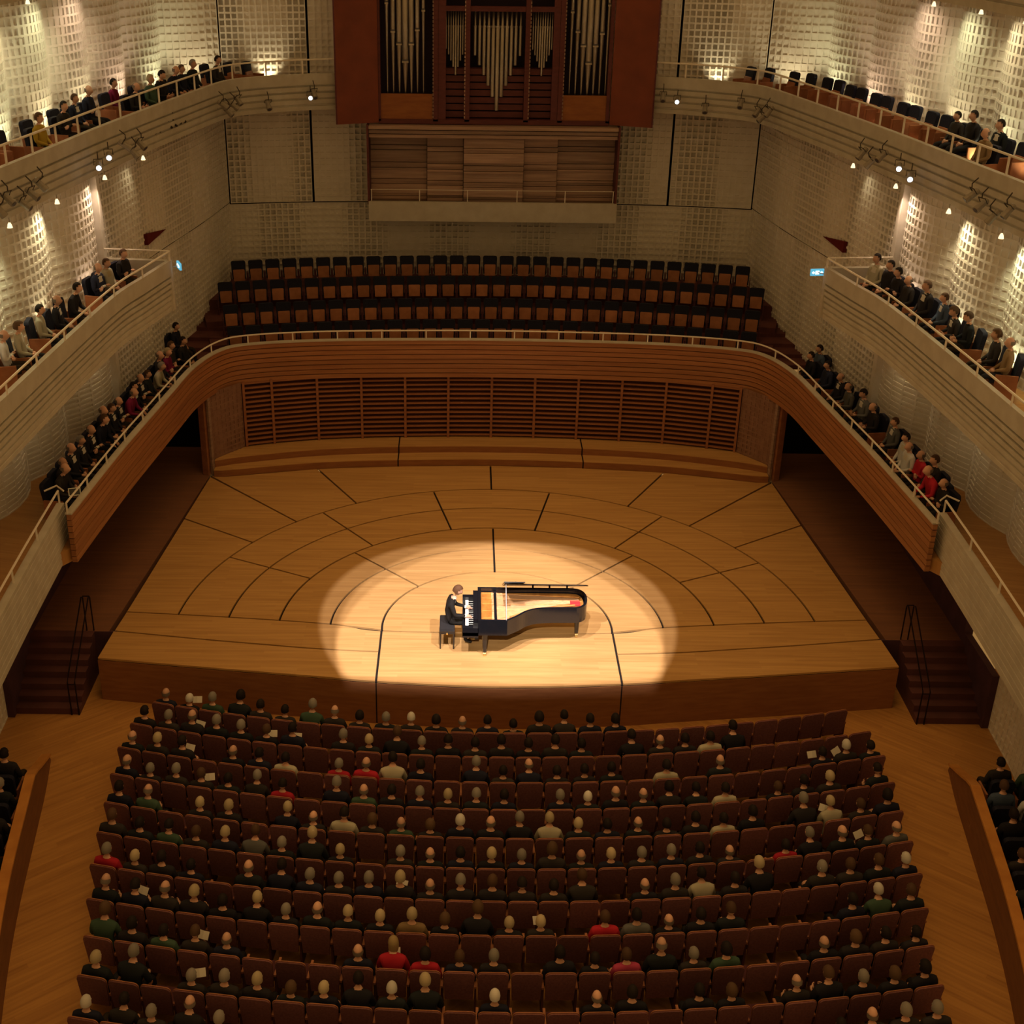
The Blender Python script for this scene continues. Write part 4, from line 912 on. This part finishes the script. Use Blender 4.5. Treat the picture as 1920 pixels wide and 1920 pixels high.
MB().tube([(0.25, -1.05, 0.91), (0.75, -0.75, 0.91), (1.3, -0.58, 0.91), (1.72, -0.50, 0.91)], 0.022, 6).build('bridge', M['soundboard'], pn)
# keyboard block
MB().box(-0.80, XF+0.01, -1.36, -1.24, 0.60, 0.80).build('cheek', M['ebony'], pn); MB().box(-0.80, XF+0.01, 0.0, 0.12, 0.60, 0.80).build('cheek', M['ebony'], pn)
MB().box(-0.80, XF+0.01, -1.36, 0.12, 0.56, 0.685).build('key_bed', M['ebony'], pn)
MB().box(-0.565, XF+0.015, -1.25, 0.01, 0.70, 0.97).build('fallboard', M['ebony'], pn)
wk = MB(); bk = MB()
for k in range(52):
    y = -1.235+k*0.02365; wk.box(-0.735, -0.565, y+0.0007, y+0.0230, 0.685, 0.722)
    if k % 7 in (0, 1, 3, 4, 5) and k < 51: bk.box(-0.665, -0.565, y+0.0190, y+0.0280, 0.722, 0.735)
wk.build('white_keys', M['ivory'], pn, kind='stuff', label='row of white keys'); bk.build('black_keys', M['ebony'], pn, kind='stuff')
# legs, lyre
for x, y in ((-0.30, -1.20), (-0.30, -0.02), (1.80, -0.36)):
    lg = MB().tube([(x, y, 0.62), (x, y, 0.55), (x, y, 0.10)], 0.06, 8, rs=[0.085, 0.07, 0.04]).build('leg', M['ebony'], pn)
    MB().tube([(x-0.03, y, 0.045), (x+0.03, y, 0.045)], 0.045, 10).build('caster', M['brass'], lg); MB().tube([(x, y, 0.12), (x, y, 0.05)], 0.03, 8).build('caster_cup', M['brass'], lg)
ly = MB().box(-0.52, -0.44, -0.72, -0.50, 0.12, 0.20).build('pedal_lyre', M['ebony'], pn)
for y in (-0.69, -0.53): MB().tube([(-0.46, y, 0.18), (-0.42, y, 0.60)], 0.015, 6).build('lyre_post', M['ebony'], ly)
for y in (-0.68, -0.61, -0.54): MB().box(-0.66, -0.50, y-0.012, y+0.012, 0.10, 0.118).build('pedal', M['brass'], ly)
# lid: hinged along the far (bass) side, seen almost edge-on
LA = math.radians(31.5)
lidpoly = [(0.10, -1.38)]+[(x+0.015, y-0.012) for x, y in bent]+[(0.10, 0.13)]
mt = Matrix.Translation((0, 0.13, 1.02)) @ Matrix.Rotation(-LA, 4, 'X') @ Matrix.Translation((0, -0.13, 0))
lid = MB().prism(lidpoly, 0.0, 0.022).xf(mt).build('lid', M['ebony'], pn)
# front flap folded back on the lid
MB().box(0.09, 0.55, -1.38, 0.13, 0.03, 0.052).xf(mt).build('front_flap', M['ebony'], lid)
for x in (0.80, 1.18, 1.58): MB().box(x-0.02, x+0.02, 0.10, 0.15, 0.98, 1.03).build('lid_hinge', M['ebony'], pn)
p1 = mt @ Vector((0.14, -1.18, 0.0))
MB().tube([(0.16, -1.32, 0.98), tuple(p1)], 0.011, 6).build('lid_prop', M['steel'], pn)

# bench
bn = empty('piano_bench', (-1.14, -0.60, 0), label='dark padded piano bench at the keyboard end of the piano', category='bench')
MB().prism([(-0.17, -0.37), (0.17, -0.37), (0.17, 0.30), (-0.17, 0.30)], 0.40, 0.46).build('bench_case', M['ebony'], bn)
MB().add(*(lambda m_: (m_.v, m_.f))(MB().prism([(-0.17, -0.37), (0.17, -0.37), (0.17, 0.30), (-0.17, 0.30)], 0.46, 0.49).prism([(-0.15, -0.35), (0.15, -0.35), (0.15, 0.28), (-0.15, 0.28)], 0.489, 0.51))).build('bench_cushion', M['leather'], bn)
for x in (-0.15, 0.15):
    for y in (-0.34, 0.27): MB().tube([(x, y, 0.41), (x, y, 0.0)], 0.018, 6, rs=[0.024, 0.015]).build('leg', M['ebony'], bn)
MB().tube([(0.0, -0.37, 0.43), (0.0, -0.41, 0.43)], 0.022, 8).build('height_knob', M['brass'], bn)

# pianist: faces the keys (+X); local frame +Y forward
def pianist():
    hip = (0, 0.02, 0.60); V = [hip, (0, 0.03, 0.80), (0, 0.10, 1.00), (0, 0.17, 1.13), (0, 0.21, 1.19)]; E = [(0, 1), (1, 2), (2, 3), (3, 4)]
    R = [(0.165, 0.13), (0.15, 0.115), (0.165, 0.115), (0.075, 0.07), (0.05, 0.05)]; wr = {}
    for s in (-1, 1):
        i = len(V); V += [(s*0.19, 0.11, 1.06), (s*0.27, 0.20, 0.82), (s*0.20, 0.44, 0.79)]; E += [(2, i), (i, i+1), (i+1, i+2)]; R += [0.07, 0.052, 0.030]; wr[s] = (s*0.20, 0.44, 0.785)
        j = len(V); V += [(s*0.10, 0.10, 0.585), (s*0.13, 0.47, 0.56), (s*0.12, 0.50 if s < 0 else 0.42, 0.12), (s*0.12, 0.66 if s < 0 else 0.58, 0.05)]
        E += [(0, j), (j, j+1), (j+1, j+2), (j+2, j+3)]; R += [0.095, 0.066, 0.045, 0.038]
    vs, fs = skin_body(V, E, R); b = MB(); b.add(vs, fs)
    for k, f in enumerate(b.f):
        c = sum((Vector(b.v[i]) for i in f), Vector())/len(f); mi = 1
        if c.z < 0.60 and c.y > 0.05: mi = 2
        if c.z < 0.10: mi = 4
        if c.z > 1.15: mi = 0
        if 0.86 < c.z <= 1.15 and abs(c.x) < 0.06 and c.y > 0.15: mi = 3
        b.m[k] = mi
    for s in (-1, 1):
        w = Vector(wr[s]); b.tube([w-Vector((0, 0.035, -0.003)), w+Vector((0, 0.005, 0))], 0.036, 8, 3)   # shirt cuffs
        hand(b, w, (0, 1, -0.12), (0, -0.1, -1), s, 0, 0.55, 1.05)
    mt = head(b, Vector((0, 0.255, 1.315)), 0, 0.0, 0.35, 1.0, 20, 14)
    me = b.mesh('pianist', [M['skin'], M['top'], M['legs'], M['shirt'], M['shoe']]); me.polygons.foreach_set('use_smooth', [True]*len(me.polygons))
    o = link('person', me, None, label='pianist in black suit seated on the bench, hands on the piano keys', category='person')
    o.location = (-1.16, -0.60, -0.005); o.rotation_euler = (0, 0, -PI/2)
    o['top_colour'] = [0.014, 0.013, 0.013]; o['leg_colour'] = [0.012, 0.012, 0.012]; o['skin_colour'] = [0.62, 0.36, 0.26]; o['shirt_colour'] = [0.75, 0.75, 0.75]
    h = link('hair', HAIR['full'], o); h.matrix_local = mt; h['hair_colour'] = [0.10, 0.048, 0.024]
pianist()

# ================================================================== SMALL THINGS
# stage spotlights on the upper balcony fronts
def spot_proto(lit):
    t = empty('stage_spotlight')
    MB().tube([(0, -0.10, 0), (0, -0.08, 0), (0, 0.12, 0), (0, 0.15, 0), (0, 0.24, 0)], 0.07, 10, rs=[0.05, 0.07, 0.07, 0.08, 0.085]).build('lamp_body', M['can'], t)
    MB().tube([(0, 0.238, 0), (0, 0.246, 0)], 0.058, 10).build('lens', M['lenslit' if lit else 'lens'], t)
    MB().tube([(-0.10, 0, 0), (-0.10, 0, 0.14), (0.10, 0, 0.14), (0.10, 0, 0)], 0.012, 5).build('yoke', M['candark'], t)
    MB().tube([(0, 0, 0.14), (0, -0.05, 0.22), (0, -0.22, 0.24)], 0.014, 5).build('bracket_arm', M['candark'], t)
    return t
SPO = {False: register(spot_proto(False)), True: register(spot_proto(True))}; sused = set()
FX = {-1: [(0.9, 0), (1.6, 0), (2.4, 0), (3.6, 0), (3.95, 0), (4.3, 0), (4.65, 0), (10.0, 0), (10.45, 0), (10.9, 0), (11.7, 1), (12.3, 1), (15.3, 0), (15.7, 0), (16.1, 0), (16.7, 0), (17.1, 0)],
      1: [(0.55, 0), (1.0, 1), (1.9, 0), (3.1, 0), (4.0, 0), (4.35, 0), (4.7, 0), (10.2, 0), (10.7, 0), (11.2, 0), (12.0, 1), (12.6, 1), (15.4, 0), (15.8, 0), (16.3, 0), (16.8, 0)]}
FX[-1][1] = (1.0, 1)
for s, nm in ((-1, 'left'), (1, 'right')):
    P = L3P[s]; L = np.concatenate([[0], np.cumsum(np.linalg.norm(np.diff(P, axis=0), axis=1))]); nr = normals(P)*(1 if s < 0 else -1)
    for i, (d, lit) in enumerate(FX[s]):
        x, y = np.interp(d, L, P[:, 0]), np.interp(d, L, P[:, 1]); nx, ny = np.interp(d, L, nr[:, 0]), np.interp(d, L, nr[:, 1])
        z = 9.62-0.12*(i % 3); loc = (x+nx*0.24, y+ny*0.24, z); lit = bool(lit); src = SPO[lit]
        tags = dict(label='%s stage spotlight clamped to %s upper balcony front, %s from the organ' % ('lit' if lit else 'unlit grey', nm, ORD[i+1]), category='spotlight', group='spotlights on the balcony fronts')
        if src.name in sused: o = copy_tree(src, loc, 0, **tags)
        else:
            o = src; sused.add(src.name); o.location = loc
            for k_, v_ in tags.items(): o[k_] = v_
        az = math.atan2(ny, nx)-PI/2+rnd.uniform(-0.5, 0.5)
        tgt = Vector((CAMP if lit else (nx+rnd.uniform(-.4, .4), ny+rnd.uniform(-.4, .4), -0.9)))
        d3 = (tgt-Vector(loc)) if lit else tgt
        az = math.atan2(d3.y, d3.x)-PI/2; el = math.atan2(d3.z, math.hypot(d3.x, d3.y))
        if lit: el = -0.1
        o.rotation_euler = (el, 0, az)
# wall washers: small lit cones under the balconies, and their light on the relief walls
def washer(loc, label, tgt, energy, col, spread=70):
    t = empty('wall_washer', loc, 0, label=label, category='lamp', group='lit wall washers')
    MB().tube([(0, 0, 0.04), (0, 0, 0.0), (0, 0, -0.07)], 0.05, 10, rs=[0.02, 0.04, 0.06]).build('lamp_shade', M['washlit'], t)
    MB().tube([(0, 0, 0.03), (0, 0, 0.14)], 0.010, 6).build('stem', M['can'], t)
    lamp('washer_light', 'SPOT', (loc[0], loc[1], loc[2]-0.13), energy, col, tgt, spot_size=math.radians(spread), spot_blend=0.9, shadow_soft_size=0.05)
def uplight(loc, label, tgt, energy, col, spread=95):
    t = empty('floor_uplight', loc, 0, label=label, category='lamp', group='balcony uplights')
    MB().tube([(0, 0, 0.0), (0, 0, 0.08), (0, 0, 0.12)], 0.06, 10, rs=[0.05, 0.06, 0.075]).build('lamp_body', M['can'], t)
    MB().tube([(0, 0, 0.121), (0, 0, 0.128)], 0.06, 10).build('lens', M['washlit'], t)
    lamp('uplight', 'SPOT', (loc[0], loc[1], loc[2]+0.18), energy, col, tgt, spot_size=math.radians(spread), spot_blend=0.9, shadow_soft_size=0.05)
WARM = (1.0, 0.78, 0.40); PINK = (1.0, 0.66, 0.40); GREENISH = (0.94, 0.86, 0.44)
def wall_pt(pts, k, t, off, s):
    a, b = np.array(pts[k]), np.array(pts[k+1]); d = b-a; n = np.array([-d[1], d[0]])/np.linalg.norm(d)*(1 if s < 0 else -1); return a+d*t+n*off
for s, nm in ((-1, 'left'), (1, 'right')):
    lamps = [(9.13, 8.27), (9.53, 5.9), (9.97, 3.37), (10.35, 1.2), (10.65, -1.2), (10.9, -3.6)]
    for i, (x, y) in enumerate(lamps):
        e = 10 if i == 0 else 95; q = wall_pt(W2[s], max(0, i-1), 0.5, 0.1, s) if i else (s*9.7, 7.2)
        washer((s*x, y, 8.95), 'small lit wall washer under the %s upper balcony, %s from the organ' % (nm, ORD[i+1]), (q[0], q[1], 7.0), e, (WARM, PINK, WARM, GREENISH, WARM, WARM)[i], 120)
    for i, (x, y) in enumerate(((9.95, 9.6), (10.35, 7.7), (10.85, 5.9), (11.1, 3.9), (11.3, 1.8))):
        q = wall_pt(W3[s], min(7, i+3), 0.5, 0.1, s)
        washer((s*x, y, 12.90), 'small lit wall washer under the %s top balcony, %s from the organ' % (nm, ORD[i+1]), (q[0], q[1], 11.0), 80, (PINK, GREENISH, WARM, WARM, WARM)[i], 120)
    uplight((s*6.9, 15.95, Z3), 'small floor uplight by the back wall at the organ end of the %s upper balcony' % nm, (s*6.9, 16.35, 12.0), 95, WARM, 80)
    for k in range(8):
        q = wall_pt(W3[s], k, 0.45, 0.85, s); w_ = wall_pt(W3[s], k, 0.45, 0.1, s)
        uplight((q[0], q[1], Z3), 'small floor uplight behind the chairs of the %s upper balcony, %s from the organ' % (nm, ORD[k+1]), (w_[0], w_[1], 11.4), 80 if k else 60, (WARM, GREENISH, PINK, WARM, WARM, GREENISH, WARM, WARM)[k], 110)
    for k in range(5):  # added uplights for a glow at the foot of the wall
        q = wall_pt(W2[s], k, 0.5, 0.42, s); w_ = wall_pt(W2[s], k, 0.5, 0.1, s)
        uplight((q[0], q[1], Z2), 'added floor uplight, bottom glow on the %s middle balcony wall, %s from the organ' % (nm, ORD[k+1]), (w_[0], w_[1], 7.4), 45, (PINK, WARM, GREENISH, WARM, WARM)[k], 85)
    for k, (x, y) in enumerate(((9.7, 4.6), (10.1, 1.4), (10.3, -1.8), (10.4, -5.0))):  # added downlights, brighten the lower gallery walls
        washer((s*x, y, 5.58), 'added fill downlight under the %s middle balcony, %s from the organ' % (nm, ORD[k+1]), (s*(x+0.9), y, 3.6), 16, (1.0, 0.70, 0.32), 110)

# exit signs at the ends of the middle balconies
for s, nm, rz in ((1, 'right', 0.15), (-1, 'left', -1.15)):
    e = empty('exit_sign', (s*8.02, 6.24, 6.60), rz, label='glowing blue-green exit sign at the end of the %s middle balcony' % nm, category='sign')
    MB().box(-0.17, 0.17, 0.0, 0.05, 0.0, 0.17).build('sign_box', M['exitgreen'], e)
    MB().box(-0.055, 0.045, -0.004, 0.001, 0.04, 0.13).build('door_pictogram', M['exitwhite'], e)
    MB().extr([(-0.15, 0.085), (-0.10, 0.125), (-0.10, 0.10), (-0.07, 0.10), (-0.07, 0.07), (-0.10, 0.07), (-0.10, 0.045)], -0.004, 0.001).build('arrow', M['exitwhite'], e)
    MB().extr([(0.15, 0.085), (0.10, 0.045), (0.10, 0.07), (0.065, 0.07), (0.065, 0.10), (0.10, 0.10), (0.10, 0.125)], -0.004, 0.001).build('arrow', M['exitwhite'], e)
    ca, sa = math.cos(-rz), math.sin(-rz); wx, wy_ = s*8.2-s*8.02, 6.06-6.24
    MB().tube([(0, 0.03, 0.085), (wx*ca-wy_*sa, wx*sa+wy_*ca, 0.085)], 0.012, 6).build('bracket', M['can'], e)

# body of the added fill spot, out of view
fs_ = empty('piano_fill_lamp', FILL_POS, 0, label='added fill spotlight above the rear gallery aimed at the piano', category='spotlight')
fd = (FAIM-FILL_POS).normalized(); MB().tube([tuple(-fd*0.06), tuple(-fd*0.2), tuple(-fd*0.9)], 0.16, 12, rs=[0.13, 0.16, 0.19]).build('lamp_body', M['candark'], fs_)
MB().tube([(-0.22, -0.3, -0.6), (-0.22, -0.3, 0.05), (0.22, -0.3, 0.05), (0.22, -0.3, -0.6)], 0.02, 6).build('yoke', M['candark'], fs_)

# profile spotlights with a shutter blade trimming the pool at the stage edge
for q, nm in zip(SPOTS, ('left', 'middle', 'right')):
    ps = empty('profile_spotlight', q, 0, label='profile spotlight hung high over the %s of the stalls, aimed at the piano' % nm, category='spotlight')
    d = (AIM-q).normalized(); k = 0.03
    MB().tube([tuple(-d*0.08), tuple(-d*0.55)], 0.14, 12).build('lamp_body', M['candark'], ps)
    ed = [(x*1.0, yfront(max(-8.8, min(8.8, x)))+0.02) for x in np.linspace(-7, 7, 29)]
    P1 = [tuple((Vector((x, y, 0))-q)*k) for x, y in ed]; P2 = [tuple((Vector((x, -8.0, 0))-q)*k) for x, y in ed]; n = len(P1)
    vs = P1+P2+[(x, y, z-0.004) for x, y, z in P1+P2]
    fs = [(i, i+1, n+i+1, n+i) for i in range(n-1)]+[(2*n+i, 3*n+i, 3*n+i+1, 2*n+i+1) for i in range(n-1)]+[(i, 2*n+i, 2*n+i+1, i+1) for i in range(n-1)]+[(n+i, n+i+1, 3*n+i+1, 3*n+i) for i in range(n-1)]+[(0, n, 3*n, 2*n), (n-1, 3*n-1, 4*n-1, 2*n-1)]
    MB().add(vs, fs).build('shutter_blade', M['candark'], ps)
    for pe in (P2[2], P2[-3]): MB().tube([pe, tuple(-d*0.1+Vector(pe)*0.1)], 0.01, 5).build('shutter_arm', M['candark'], ps)
